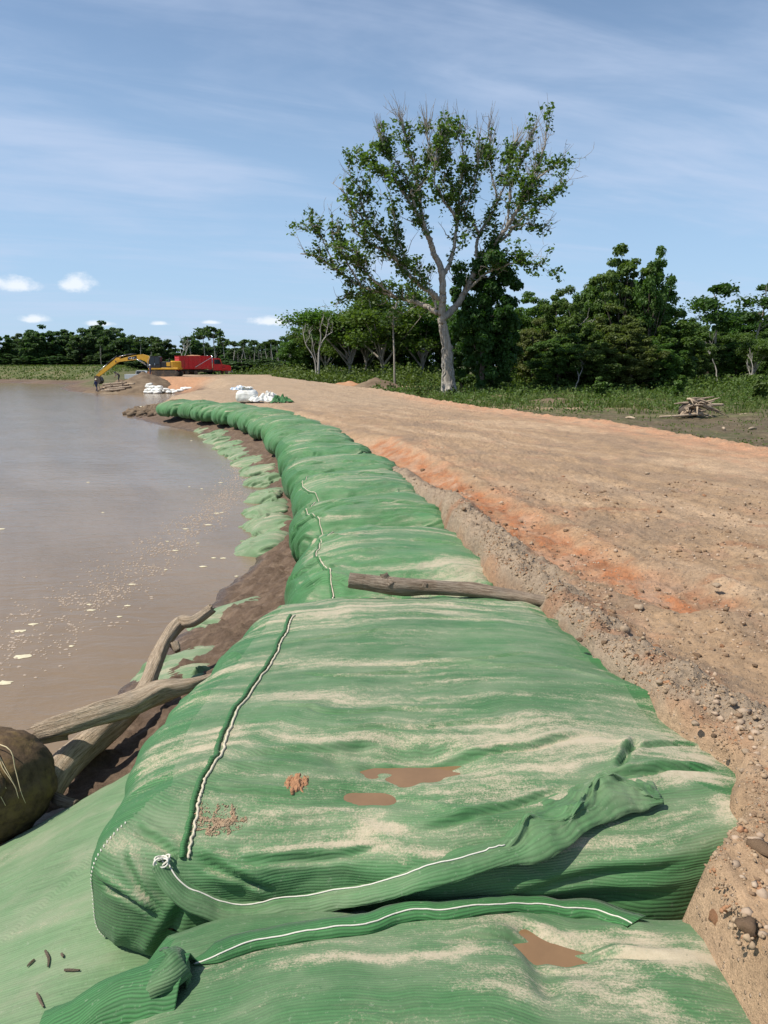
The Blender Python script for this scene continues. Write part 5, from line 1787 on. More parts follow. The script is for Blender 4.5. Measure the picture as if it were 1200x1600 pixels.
STAND = dict(pelvis=(0, 0, .93), chest=(0, .0, 1.30), neck=(0, 0, 1.48), head=(0, -.02, 1.58), crown=(0, -.01, 1.68), nose=(0, -.10, 1.59), sh_l=(-.19, 0, 1.40), el_l=(-.26, .03, 1.12), wr_l=(-.24, -.10, .90), ha_l=(-.23, -.14, .84), fi_l=(-.22, -.16, .76),
             sh_r=(.19, 0, 1.40), el_r=(.27, .03, 1.12), wr_r=(.20, -.16, .98), ha_r=(.17, -.2, .95), fi_r=(.14, -.25, .92), hip_l=(-.10, 0, .86), kn_l=(-.12, -.03, .48), an_l=(-.13, .02, .08), to_l=(-.14, -.15, .04), hip_r=(.10, 0, .86), kn_r=(.12, -.02, .48), an_r=(.14, .03, .08), to_r=(.16, -.14, .04))
BEND = dict(pelvis=(0, .12, .88), chest=(0, -.15, 1.14), neck=(0, -.30, 1.22), head=(0, -.40, 1.24), crown=(0, -.47, 1.31), nose=(0, -.49, 1.20), sh_l=(-.19, -.20, 1.18), el_l=(-.24, -.32, .92), wr_l=(-.18, -.45, .72), ha_l=(-.17, -.48, .66), fi_l=(-.16, -.50, .59),
            sh_r=(.19, -.20, 1.18), el_r=(.24, -.34, .92), wr_r=(.18, -.50, .74), ha_r=(.17, -.54, .68), fi_r=(.16, -.56, .61), hip_l=(-.10, .11, .82), kn_l=(-.14, .0, .46), an_l=(-.15, .10, .08), to_l=(-.16, -.07, .04), hip_r=(.10, .11, .82), kn_r=(.14, -.05, .46), an_r=(.16, .0, .08), to_r=(.18, -.16, .04))
WALK = dict(STAND)
WALK.update(kn_l=(-.11, -.20, .50), an_l=(-.12, -.22, .10), to_l=(-.12, -.38, .06), kn_r=(.11, .03, .47), an_r=(.12, .24, .10), to_r=(.12, .12, .04), wr_l=(-.26, .18, .92), ha_l=(-.26, .2, .85), fi_l=(-.26, .2, .77), el_l=(-.26, .1, 1.13))
p = at(240, 590, 2.0)
person((-33.6, 108.2, land_z(-33.6, 108.2)), STAND, M['shirt_navy'], M['jeans'], 'worker in dark blue clothes and white hat standing next to the excavator', math.radians(-60))
person((-38.6, 100.6, .10), WALK, M['shirt_navy'], M['jeans'], 'worker in dark clothes and cream hat wading beside the log raft', math.radians(70), True, M['hat'])
person((-36.1, 102.2, 1.38), BEND, M['shirt_grey'], M['black'], 'worker in grey bending over on the soil above the log raft', math.radians(-50), True, M['black'])

# ---- log raft held by the bucket
for i in range(7):
    z_ = .25 + .27 * (i // 2) + .1 * (i % 2)
    x0 = -37.9 + .35 * (i % 3)
    y_ = 100.4 + .35 * (i % 2) + .12 * i
    o = log_mesh('raft_log', [(x0, y_, z_), (x0 + 1.5, y_ - .1, z_ + .12), (x0 + 3.3 + .3 * (i % 2), y_ - .2, z_ + .3)], [.15, .16, .12], M['wood'] if i % 2 else M['wood_grey'], None, 60 + i, 10, 16, .1, .05)
    tag(o, 'brown log stacked in the log raft at the tip of the excavator arm', 'log', 'logs of the raft by the works')
for i in range(3):
    o = log_mesh('stake', [(-38.0 + 1.4 * i, 100.5, -.1), (-38.3 + 1.6 * i, 100.6, 1.2 + .2 * i)], [.06, .05], M['wood_grey'], None, 80 + i, 8, 8, .1, .03)
    tag(o, 'thin upright stake holding the log raft', 'stake', 'stakes of the log raft')


# ---- white sandbags
def pillow(a, b, c, seed, n=18):
    g = bag_grid((-a, -b), (a, -b), (a, b), (-a, b), 0, 0, c, c, n, n, seed, rnd=.55, n=2.4, wr=.03, tmax=3.0, down=c)
    return g['P'].reshape(-1, 3), grid_faces(n, n)


pil = [pillow(.42, .27, .15, 500 + i) for i in range(4)]
pp_ = []
for i in range(34):
    if i < 16:
        px = 230 + (i % 5) * 4.6 + (i // 5) * 1.2
        py = 613.5 - (i // 5) * 4.2
    else:
        px = 250 + (i - 16) * 2.7
        py = 608 + 5 * ((i * 37) % 10) / 10 + (px - 250) * .09
    pp_.append((px, py))
first = {}
for i, (px, py) in enumerate(pp_):
    y0 = 98.2 + (.6 * (i // 5) if i < 16 else .5 + ((i * 13) % 7) * .25) - (px - 230) * .03
    p = at_y(px, py, y0)
    k = i % 4
    if k not in first:
        o = mesh_obj('white_sandbag', pil[k][0], pil[k][1], M['sack'], None, True)
        first[k] = o
    else:
        o = first[k].copy()
        COL.objects.link(o)
    lz = land_z(p[0], p[1])
    o.location = (p[0], p[1], max(p[2], lz + .08, .06))
    o.rotation_euler = (.25 * math.sin(i * 3), .2 * math.cos(i * 5), i * 1.9)
    o.scale = (1.15, 1.15, 1.25)
    grp = 'white sandbags stacked at the water' if i < 16 else 'white sandbags strewn along the foot of the orange bank'
    tag(o, 'white sandbag in the stack at the water under the excavator' if i < 16 else 'white sandbag strewn along the waterline below the orange clay bank', 'sandbag', grp)

# ---- debris spit: mud clods, floating slab
r = np.random.default_rng(21)
xx = -17.6 + r.normal(0, 1.6, 260)
yy = 55.5 + (xx + 17.6) * -1.05 + r.normal(0, 1.2, 260)
zz = land(xx, yy)[0]
k = zz > .03
scatter('mud_lumps', np.stack([xx, yy, zz], 1)[k], r.uniform(.08, .38, k.sum()), M['pile_soil'], 'lumpy mud debris on the spit at the end of the bag row', 'mud', seed=9)
P_, F_ = pillow(.9, .45, .12, 611, 22)
o = mesh_obj('floating_sack', P_, F_, M['foam'], None, True)
o.location = tuple(at(228, 637, .08))
tag(o, 'cream sack floating off the tip of the debris spit', 'sack')
P_, F_ = pillow(.7, .25, .06, 613, 20)
o = mesh_obj('floating_sack', P_, F_, M['foam_white'], None, True)
o.location = tuple(at(250, 643, .05))
tag(o, 'thin pale sack stranded in the water beside the debris spit', 'sack')

# ---- white bulk sack with its collar, loose sheets, green scrap
sx, sy = at(386, 627, 1.5)[:2]
sz_ = 1.50
bs = empty('bulk_sack', (sx, sy, sz_ - .06))
tag(bs, 'full white bulk sack standing on the green bags at the far bend', 'sack')
n = 48
th, tt = np.meshgrid(np.linspace(0, 2 * math.pi, n, endpoint=False), np.linspace(0, 1, 26), indexing='ij')
rad = np.interp(tt, [0, .05, .3, .65, .85, 1], [.30, .60, .68, .66, .55, .30])
sq = 1 / np.maximum(np.abs(np.cos(th)), np.abs(np.sin(th))) ** .45
rad = rad * sq * (1 + .05 * fbm(np.cos(th) * 1.5 + 3, np.sin(th) * 1.5 + tt * 2, 3, 7) + .03 * pn(th * 4, tt * 1.2, 9))
Pk = np.stack([rad * np.cos(th), rad * np.sin(th) * .9, tt * .82 + .03 * fbm(np.cos(th), np.sin(th), 2, 3)], -1)
mesh_obj('body', Pk.reshape(-1, 3), grid_faces(n, 26, True), M['sack'], bs, True)
tt = np.linspace(0, 1, 10)[None, :] + 0 * th[:, :1]
thc = th[:, :1] + 0 * tt
rc = .30 + .16 * tt + .10 * tt * pn(thc * 3, tt * 2, 4)
Pc = np.stack([rc * np.cos(thc) - .10 * tt, rc * np.sin(thc), .78 + .26 * tt * (1 + .6 * pn(thc * 2.2, tt, 6)) - .18 * tt ** 3], -1)
o = mesh_obj('collar', Pc.reshape(-1, 3), grid_faces(n, 10, True), M['sack'], bs, True)
o.modifiers.new('thickness', 'SOLIDIFY').thickness = .01


def crumple(name, c, wx, wy, h, mat, label, cat, seed, n=46, rot=0.0):
    uu, vv = np.meshgrid(np.linspace(-1, 1, n), np.linspace(-1, 1, n), indexing='ij')
    rim = 1 + .3 * fbm(uu * 1.1 + seed, vv * 1.1, 2, seed)
    x, y = uu * wx * rim, vv * wy * rim
    z = h * (.55 + .8 * fbm(uu * 1.3, vv * 1.3, 3, seed + 2) + .35 * (1 - np.abs(pn(uu * 2.6, vv * 2.6, seed + 4)) * 2)) * (1 - .85 * np.maximum(np.abs(uu), np.abs(vv)) ** 3)
    X = c[0] + x * math.cos(rot) - y * math.sin(rot)
    Y = c[1] + x * math.sin(rot) + y * math.cos(rot)
    nv = n * n
    o = mesh_obj(name, np.stack([X, Y, c[2] + np.maximum(z, .0)], -1).reshape(-1, 3), grid_faces(n, n), mat, None, True,
                 {'rib': (vv * wy).ravel(), 'across': (uu * wx).ravel(), 'sand': np.full(nv, -.3)})
    o.modifiers.new('thickness', 'SOLIDIFY').thickness = .012
    return tag(o, label, cat)


crumple('plastic_sheet', (sx - .50, sy - .1, sz_ + .70), .42, .30, .22, M['sack_blue'], 'pale bluish plastic sheet draped over the top of the white bulk sack', 'sheet', 5)
c_ = at(408, 627, 1.52)
crumple('empty_sack', (c_[0], c_[1], 1.50), .75, .5, .42, M['sack'], 'crumpled empty white sack lying beside the full bulk sack', 'sack', 9, rot=.3)
c_ = at(421, 621, 1.55)
crumple('empty_sack', (c_[0], c_[1] + .4, 1.48), .40, .3, .38, M['sack'], 'small crumpled grey-white sack at the road edge behind the empty one', 'sack', 13, rot=.8)
c_ = at(440, 628, 1.52)
crumple('cloth_scrap', (c_[0], c_[1], 1.46), .62, .5, .45, M['fabric_clean'], 'crumpled scrap of green cloth on the road beside the white sacks', 'cloth', 17, rot=.2)

# ---- uprooted stump with a tangle of roots beyond the road
p = on_land(1085, 652, 1.0)
stp = empty('uprooted_stump', (p[0], p[1], p[2]))
tag(stp, 'uprooted tree stump with a tangle of grey roots on the muddy ground beyond the road', 'stump')
v, f = ROCKS2[2]
mesh_obj('root_ball', v * np.array([.55, .5, .5]) + np.array([-.3, .3, .35]), f, M['bark_dark'], stp, False)
rr_ = random.Random(5)
for i in range(46):
    a = rr_.uniform(-3.3, .8)
    L = rr_.uniform(.7, 1.7)
    s0 = Vector((-.35 + rr_.uniform(-.3, .5), .1 + rr_.uniform(-.3, .2), .55 + rr_.uniform(-.3, .45)))
    d = Vector((math.cos(a) * .8 + .25, math.sin(a) * .5, rr_.uniform(-.55, .25)))
    m1 = s0 + d * L * .5 + Vector((0, 0, rr_.uniform(-.1, .15)))
    e1 = s0 + d * L
    e1.z = max(e1.z, .03)
    log_mesh('root', [s0, m1, e1], [.075, .05, .02], M['wood_grey'] if i % 3 else M['wood'], stp, 700 + i, 7, 10, .15, .02)
o = log_mesh('fallen_pole', [(p[0] - 2.1, p[1] - .5, p[2] + .06), (p[0] - .8, p[1] - .35, p[2] + .12), (p[0] + .3, p[1] - .2, p[2] + .22)], [.05, .07, .08], M['wood'], None, 730, 9, 16, .12, .03)
tag(o, 'long pale pole lying on the ground under the uprooted stump', 'pole')
o = log_mesh('fallen_pole', [(p[0] + .2, p[1] + .6, p[2] + .55), (p[0] + 1.0, p[1] + .9, p[2] + .6), (p[0] + 2.0, p[1] + 1.1, p[2] + .62)], [.10, .10, .07], M['wood'], None, 733, 9, 16, .12, .03)
tag(o, 'thick pale log lying behind the uprooted stump', 'log')
for i, (px, py) in enumerate(((1152, 633), (1130, 672), (1165, 650), (1175, 672), (985, 655), (905, 662), (840, 640))):
    q_ = on_land(px, py, 1.0)
    a = i * 1.3
    o = log_mesh('branch_piece', [(q_[0] - .35 * math.cos(a), q_[1] - .3 * math.sin(a), q_[2] + .05), (q_[0], q_[1], q_[2] + .09), (q_[0] + .35 * math.cos(a), q_[1] + .3 * math.sin(a), q_[2] + .05)], [.05, .06, .04], M['wood'], None, 740 + i, 8, 10, .15, .03)
    tag(o, 'short pale branch piece lying on the muddy ground beyond the road', 'branch', 'branch pieces beyond the road')

# ------------------------------------------------------------------ trees and plants
def leaves(P, size, rng, up=.5, Nd=None):
    """diamond leaf faces at points P; returns verts, faces, tint"""
    n = len(P)
    N = rng.standard_normal((n, 3))
    N[:, 2] = np.abs(N[:, 2]) + up
    if Nd is not None:
        N = N + Nd
    N /= np.linalg.norm(N, axis=1, keepdims=True)
    A = np.cross(N, rng.standard_normal((n, 3)))
    A /= np.linalg.norm(A, axis=1, keepdims=True) + 1e-9
    B = np.cross(N, A)
    s = (size * rng.uniform(.6, 1.35, n))[:, None]
    w = s * rng.uniform(.30, .5, n)[:, None]
    mid = P + A * s * .05 + N * s * .06
    V = np.stack([P - A * s * .5, mid + B * w, P + A * s * .5, mid - B * w], 1).reshape(-1, 3)
    F = np.arange(4 * n).reshape(n, 4)
    t = np.repeat(np.clip(rng.normal(.5, .25, n), 0, 1), 4)
    return V, F, t


class Wood:
    def __init__(self):
        self.v, self.f, self.n = [], [], 0

    def add(self, pts, rad, sides=6):
        v, f = tube_mesh(pts, rad, sides, False)
        self.v.append(v)
        self.f.append(np.array(f) + self.n)
        self.n += len(v)

    def build(self, name, mat, parent):
        return mesh_obj(name, np.concatenate(self.v), np.concatenate(self.f), mat, parent, True)


def branchlet(start, d, L, rng, bend=.25, k=5, lift=.15):
    """a crooked shoot as k points"""
    p = np.array(start, float)
    d = np.asarray(d, float) / (np.linalg.norm(d) + 1e-9)
    pts = [p]
    for _ in range(k - 1):
        d = d + rng.standard_normal(3) * bend + np.array([0, 0, lift])
        d /= np.linalg.norm(d)
        p = p + d * L / (k - 1)
        pts.append(p)
    return np.array(pts)


def broad_tree(name, h, rx, nclump, nleaf, lsize, mat, bark, seed, low=.25, flat=.75, holes=.25, limbs=7, tilt=0.0):
    """round-headed tree of height h: trunk and limbs, crown of leaf clumps with gaps"""
    rng = np.random.default_rng(seed)
    root = empty(name)
    cz, rz = h * (low + 1) / 2, h * (1 - low) / 2
    W_ = Wood()
    tr = np.array([(0, 0, -.3), (rng.normal(0, .1), rng.normal(0, .1), h * .2), (rng.normal(0, .25), rng.normal(0, .25), h * .45), (tilt + rng.normal(0, .4), rng.normal(0, .4), h * .75)])
    tp = spline(tr, 12)
    W_.add(tp, np.linspace(h * .024, h * .009, 12), 8)
    cl = []
    for k in range(nclump):
        d = rng.standard_normal(3)
        d /= np.linalg.norm(d)
        q = rng.random() ** .42
        wob = 1 + .28 * pn(d[0] * 1.7 + seed, d[2] * 1.7 + d[1], seed)
        cl.append(np.array([d[0] * rx * q * wob, d[1] * rx * q * wob, cz + d[2] * rz * q * wob]))
    cl = np.array(cl)
    for k in range(limbs):
        e = cl[rng.integers(len(cl))]
        s0 = tp[rng.integers(4, 11)]
        W_.add(spline([s0, s0 * .5 + e * .5 + np.array([0, 0, -.06 * h]) + rng.normal(0, .15, 3), e], 9), np.linspace(h * .010, h * .003, 9), 6)
    rc = rx * rng.uniform(.12, .27, len(cl)) * (60 / max(60, nclump)) ** .2
    per = nleaf // nclump
    Q, Nd = [], []
    for c, r0 in zip(cl, rc):
        g = rng.standard_normal((per, 3))
        g /= np.linalg.norm(g, axis=1, keepdims=True)
        g2 = g * (rng.random((per, 1)) ** .5) * r0 * np.array([1.15, 1.15, flat])
        Q.append(c + g2)
        Nd.append(g * .8)
    Q, Nd = np.concatenate(Q), np.concatenate(Nd)
    keep = rng.random(len(Q)) > holes * (fbm(Q[:, 0] * .9, Q[:, 2] * .9 + Q[:, 1] * .5, 2, seed) > .1)
    Q, Nd = Q[keep], Nd[keep]
    Q = Q[Q[:, 2] > .05]
    Nd = Nd[:len(Q)]
    V, F_, t = leaves(Q, lsize, rng, .4, Nd)
    W_.build('trunk', bark, root)
    mesh_obj('crown', V, F_, mat, root, False, {'tint': t})
    return root


def thin_tree(name, h, mat, bark, seed, tuft=.35, nleaf=1200, lsize=.5, w=.16):
    """tall slender tree: bare pole, loose layered head"""
    rng = np.random.default_rng(seed)
    root = empty(name)
    W_ = Wood()
    tp = spline([(0, 0, -.3), (rng.normal(0, .15), 0, h * .4), (rng.normal(0, .3), rng.normal(0, .2), h * .75), (rng.normal(0, .3), 0, h)], 14)
    W_.add(tp, np.linspace(h * .014, h * .004, 14), 7)
    Q = []
    for k in range(16):
        zf = 1 - tuft * rng.random() ** .8
        s0 = tp[min(13, int(zf * 13))]
        a = rng.uniform(0, 6.28)
        L = h * w * rng.uniform(.5, 1.15) * (1 if zf < .9 else .6)
        e = s0 + np.array([math.cos(a) * L, math.sin(a) * L, L * rng.uniform(.1, .5)])
        W_.add(spline([s0, (s0 + e) / 2 + np.array([0, 0, .04 * h]), e], 6), np.linspace(h * .004, h * .0015, 6), 5)
        m = nleaf // 16
        Q.append(e + rng.standard_normal((m, 3)) * L * np.array([.33, .33, .16]))
    for k in range(10):
        zf = rng.uniform(.3, .8)
        s0 = tp[int(zf * 13)]
        a = rng.uniform(0, 6.28)
        e = s0 + np.array([math.cos(a), math.sin(a), .5]) * h * .07 * rng.uniform(.4, 1.2)
        W_.add(np.array([s0, e]), [h * .003, h * .001], 4)
    V, F_, t = leaves(np.concatenate(Q), lsize, rng, .5)
    W_.build('trunk', bark, root)
    mesh_obj('crown', V, F_, mat, root, False, {'tint': t})
    return root


def dead_tree(name, h, bark, seed, spread=.5, depth=4, fork=.3, r0=.02):
    rng = np.random.default_rng(seed)
    root = empty(name)
    W_, T_ = Wood(), Wood()

    def rec(p, d, L, r, dep):
        pts = branchlet(p, d, L, rng, .12, 5, .05)
        (W_ if dep > 1 else T_).add(pts, np.linspace(r, r * .6, 5), 7 if dep > 2 else 4)
        if dep == 0:
            return
        for _ in range(2 if dep > 2 else 3):
            dd = pts[-1] - pts[-2]
            dd = dd / np.linalg.norm(dd) + rng.standard_normal(3) * spread * .75 + np.array([0, 0, .12])
            rec(pts[rng.integers(2, 5)] if dep < 4 else pts[-1], dd, L * rng.uniform(.55, .8), r * .58, dep - 1)

    rec(np.array([0, 0, -.2]), np.array([.03, 0, 1.0]), h * fork, h * r0, depth)
    W_.build('trunk', bark, root)
    T_.build('twigs', bark, root)
    return root


def umbrella_tree(name, h, rx, mat, bark, seed, nleaf=7000, lsize=.42):
    """wide flat-topped tree on several pale leaning limbs"""
    rng = np.random.default_rng(seed)
    root = empty(name)
    W_ = Wood()
    base = spline([(0, 0, -.3), (rng.normal(0, .2), 0, h * .15), (rng.normal(0, .3), 0, h * .32)], 6)
    W_.add(base, np.linspace(h * .026, h * .02, 6), 8)
    Q = []
    for k in range(9):
        a = k * 2 * math.pi / 9 + rng.normal(0, .3)
        rr_ = rx * rng.uniform(.35, 1.0)
        e = np.array([math.cos(a) * rr_, math.sin(a) * rr_, h * (1.0 - .28 * (rr_ / rx) ** 2 - .1 * rng.random())])
        s0 = base[rng.integers(3, 6)]
        path = spline([s0, s0 * .55 + e * .45 + np.array([0, 0, .02 * h]), e], 10)
        W_.add(path, np.linspace(h * .013, h * .004, 10), 6)
        for j in range(5):
            q0 = path[rng.integers(4, 10)]
            e2 = q0 + np.array([rng.normal(0, rx * .22), rng.normal(0, rx * .22), h * .10 * rng.random()])
            W_.add(spline([q0, (q0 + e2) / 2 + rng.normal(0, .1, 3), e2], 5), np.linspace(h * .004, h * .0015, 5), 4)
            m = nleaf // 45
            Q.append(e2 + rng.standard_normal((m, 3)) * np.array([rx * .13, rx * .13, h * .035]))
    V, F_, t = leaves(np.concatenate(Q), lsize, rng, .9)
    W_.build('trunk', bark, root)
    mesh_obj('crown', V, F_, mat, root, False, {'tint': t})
    return root


used = set()


def plant(proto, px, y, top_py=None, h0=10.0, label='', cat='tree', group=None, wid=1.0, rz=None, base=None):
    """stand a copy of a prototype at photo column px, distance y, scaled so that its top meets row top_py"""
    x = (px - 600) / FPX * y * math.cos(PITCH) * 1.0
    x = at_y(px, 585, y)[0]
    z = land_z(x, y) if base is None else base
    o = proto if proto.name not in used else copy_tree(proto)
    used.add(proto.name)
    s = 1.0
    if top_py is not None:
        s = (at_y(px, top_py, y)[2] - z) / h0
    o.location = (x, y, z)
    o.scale = (s * wid, s * wid, s)
    o.rotation_euler = (0, 0, rz if rz is not None else random.uniform(0, 6.28))
    tag(o, label, cat, group)
    return o


# ---- the tall tree beside the road
HY = 71.0
hx, hz = at_y(702, 612, HY)[0], None
hz = land_z(hx, HY)
rng = np.random.default_rng(77)
hero = empty('tall_tree')
tag(hero, 'tall spreading tree with pale bare limbs and clumped leaves standing alone past the road', 'tree')


def hp(zx, zy, dy=0.0):
    """point of the tall tree from the enlarged view (zx, zy), dy metres behind the trunk"""
    return at_y(440 + .4 * (650 + (zx - 650) * .96), 130 + .4 * (1210 - (1210 - zy) * .945), HY + dy)


LIMBS = [
    ([(655, 1210, 0), (650, 1120, 0), (645, 1020, 0), (630, 930, 0), (625, 870, 0), (630, 800, .1), (625, 720, .2), (612, 670, .3), (592, 640, .2)], .45, .25, 'trunk'),
    ([(592, 640, .2), (580, 590, 0), (560, 540, -.3), (545, 500, -.6), (520, 462, -.9), (480, 400, -1.2), (445, 345, -1.5), (400, 310, -1.8), (330, 272, -2)], .27, .05, 'limb'),
    ([(548, 505, -.5), (538, 440, 0), (530, 370, .6), (518, 300, 1.0), (495, 210, 1.4), (470, 130, 1.6), (450, 65, 1.8)], .19, .03, 'limb'),
    ([(615, 825, .1), (575, 790, -.8), (535, 765, -1.4), (480, 708, -2.2), (435, 650, -3), (395, 595, -3.6), (335, 525, -4.2), (270, 445, -4.5), (210, 362, -4.6)], .24, .05, 'limb'),
    ([(607, 880, 0), (560, 850, .9), (500, 830, 1.6), (440, 815, 2.2), (375, 790, 2.8), (300, 772, 3.2), (200, 705, 3.6), (120, 650, 3.6), (50, 635, 3.6)], .25, .05, 'limb'),
    ([(605, 860, 0), (585, 810, .3), (560, 770, .6), (545, 730, 1), (500, 690, 1.5), (450, 650, 2)], .13, .04, 'limb'),
    ([(625, 730, .2), (650, 690, .8), (672, 620, 1.2), (684, 540, 1.4), (692, 450, 1.3), (700, 360, 1.1), (715, 260, .8), (700, 120, .6)], .22, .03, 'limb'),
    ([(690, 505, 1.4), (665, 460, .8), (635, 420, .2), (618, 380, -.2), (595, 340, -.6), (600, 250, -1), (620, 150, -1.2)], .13, .03, 'limb'),
    ([(632, 900, .2), (675, 860, 1.2), (715, 800, 1.8), (760, 710, 2.0), (790, 655, 1.6), (835, 600, 1.0), (890, 525, .2), (940, 440, -.6), (975, 380, -1.2), (1005, 300, -1.6), (1040, 200, -2), (1050, 110, -2.2)], .34, .04, 'limb'),
    ([(835, 600, 1.0), (890, 560, 1.8), (950, 490, 2.5), (1010, 440, 3.0), (1080, 380, 3.3), (1130, 350, 3.4)], .15, .03, 'limb'),
    ([(775, 690, 1.9), (765, 610, 2.6), (780, 550, 3.0), (815, 490, 3.3), (850, 420, 3.5), (830, 320, 3.6), (820, 200, 3.7), (815, 110, 3.7)], .18, .03, 'limb'),
    ([(780, 560, 3.0), (755, 510, 2.2), (720, 470, 1.4), (740, 400, .8), (770, 300, .4), (775, 170, 0)], .12, .03, 'limb'),
    ([(900, 530, .2), (960, 512, -.6), (1010, 520, -1.2), (1065, 545, -1.6)], .10, .02, 'limb'),
    ([(725, 790, 1.8), (800, 720, .6), (870, 690, -.4), (950, 665, -1.2), (1030, 690, -1.6)], .14, .03, 'limb'),
    ([(940, 440, -.6), (990, 350, -2), (1060, 290, -2.6), (1170, 240, -3)], .10, .02, 'limb'),
    ([(435, 650, -3), (350, 600, -4), (290, 560, -4.6), (250, 480, -5)], .11, .03, 'limb'),
    ([(440, 815, 2.2), (340, 740, 1.2), (290, 680, .6), (240, 640, 0)], .11, .03, 'limb'),
    ([(480, 708, -2.2), (470, 640, -2.6), (440, 560, -2.8), (430, 470, -3), (410, 380, -3.2)], .11, .025, 'limb'),
    ([(520, 462, -.9), (500, 380, -1.4), (470, 300, -1.6), (410, 220, -1.8), (380, 165, -2)], .12, .025, 'limb'),
    ([(530, 370, .6), (560, 300, 1.0), (570, 210, 1.2), (560, 100, 1.4)], .10, .02, 'limb'),
    ([(692, 450, 1.3), (660, 350, 2.0), (640, 250, 2.4), (650, 120, 2.6)], .11, .02, 'limb'),
    ([(850, 420, 3.5), (890, 330, 3.2), (900, 240, 3.0), (920, 180, 2.8)], .10, .02, 'limb'),
    ([(890, 525, .2), (900, 430, -.2), (910, 340, -.4), (960, 240, -.6), (1000, 130, -.8)], .12, .02, 'limb'),
    ([(335, 525, -4.2), (300, 440, -4.4), (290, 370, -4.6), (240, 300, -4.8)], .09, .02, 'limb'),
    ([(300, 772, 3.2), (220, 640, 3.0), (180, 560, 2.8), (180, 470, 2.8)], .10, .02, 'limb'),
    ([(200, 705, 3.6), (150, 600, 4), (120, 540, 4.2), (80, 520, 4.4)], .08, .02, 'limb'),
    ([(375, 790, 2.8), (310, 800, 3.6), (240, 810, 4), (190, 845, 4.2)], .09, .025, 'limb'),
]
TW = Wood()
leafP, bareP = [], []
for li, (pts, ra, rb_, nm) in enumerate(LIMBS):
    P = spline([hp(*q) for q in pts], 10 * len(pts))
    n = len(P)
    P[1:-1] += rng.normal(0, .035, (n - 2, 3))
    R = np.linspace(ra, rb_, n)
    if nm == 'trunk':
        R = R * (1 + .55 * np.exp(-np.linspace(0, 9, n)))
        sides = 16
        w = 1 + .10 * pn(np.linspace(0, 8, n)[:, None] * .5, np.arange(sides)[None, :] * .8, 3) + .05 * pn(np.linspace(0, 30, n)[:, None], np.arange(sides)[None, :] * 1.7, 5)
        v, f = tube_mesh(P, R, sides, False, w)
        mesh_obj('trunk', v, f, M['bark'], hero, True)
        trunkP = P
        continue
    v, f = tube_mesh(P, R, 9, True)
    mesh_obj('limb', v, f, M['bark'], hero, True)
    T = np.gradient(P, axis=0)
    T /= np.linalg.norm(T, axis=1, keepdims=True)
    L = np.linalg.norm(np.diff(P, axis=0), axis=1).sum()
    k = int(L * 1.9) + 6
    for _ in range(k):
        s = .16 + .84 * rng.random() ** .85
        i = min(n - 1, int(s * n))
        d = T[i] * .8 + rng.standard_normal(3) * .75 + np.array([0, 0, .35])
        Lb = rng.uniform(.7, 2.4) * (1.15 - .3 * s)
        bp_ = branchlet(P[i], d, Lb, rng, .28, 6, .12)
        TW.add(bp_, np.linspace(R[i] * .30 + .012, .012, 6), 5)
        top = P[i][2] > at_y(700, 215, HY)[2]
        leafy = rng.random() < (.27 if s > .3 else .22) * (.7 if top else 1)
        for q in range(2):
            b2 = branchlet(bp_[rng.integers(2, 6)], rng.standard_normal(3) + T[i] * .6 + np.array([0, 0, .5]), rng.uniform(.5, 1.3), rng, .3, 4, .15)
            TW.add(b2, np.linspace(.02, .008, 4), 4)
            if leafy:
                leafP.append((b2[-1], .27))
                leafP.append((b2[2], .25))
        if leafy:
            for q in (2, 3, 4, 5):
                leafP.append((bp_[q], .30))
    # leafy fur hugging the limbs
    if nm == 'limb':
        for _ in range(int(L * (3.4 if li not in (8, 6) else 1.8))):
            i = int((.22 + .75 * rng.random()) * (n - 1))
            leafP.append((P[i] + rng.normal(0, .20, 3) + np.array([0, 0, -.05]), .30))
    # bare whips at the ends of the upper limbs
    if P[-1][2] > at_y(700, 260, HY)[2]:
        for _ in range(30):
            b2 = branchlet(P[rng.integers(int(n * .72), n)], T[-1] + rng.standard_normal(3) * .35 + np.array([0, 0, .7]), rng.uniform(1.2, 2.9), rng, .14, 6, .12)
            TW.add(b2, np.linspace(.030, .008, 6), 4)
TW.build('twigs', M['bark'], hero)
LP = []
for c, s in leafP:
    m = rng.integers(6, 14)
    LP.append(c + rng.standard_normal((m, 3)) * s * np.array([.9, .9, .6]))
LP = np.concatenate(LP)
V, F_, t = leaves(LP, .32, rng, .5)
mesh_obj('crown', V, F_, M['leaf'], hero, False, {'tint': t})
# strangler roots netted round the foot of the trunk
VR = Wood()
zb, zt = trunkP[0][2], at_y(690, 505, HY)[2]
for k in range(26):
    a, z = rng.uniform(0, 6.28), zt * rng.uniform(.55, 1) + zb * 0
    z = zb + (zt - zb) * rng.uniform(.35, 1.0)
    pts = []
    while z > zb - .05:
        i = int(np.argmin(np.abs(trunkP[:, 2] - z)))
        rr_ = .45 * (1 + .55 * math.exp(-9 * i / len(trunkP))) * (1 - .5 * i / len(trunkP)) + .03
        pts.append(trunkP[i] * np.array([1, 1, 0]) + np.array([math.cos(a) * rr_, math.sin(a) * rr_, z]))
        z -= .28
        a += rng.normal(0, .22)
    if len(pts) > 3:
        i0 = pts[-1]
        pts.append(i0 + np.array([math.cos(a) * .25, math.sin(a) * .25, -.1]))
        VR.add(spline(pts, 3 * len(pts)), np.linspace(.035, .065, 3 * len(pts)), 5)
VR.build('clinging_roots', M['bark_dead'], hero)

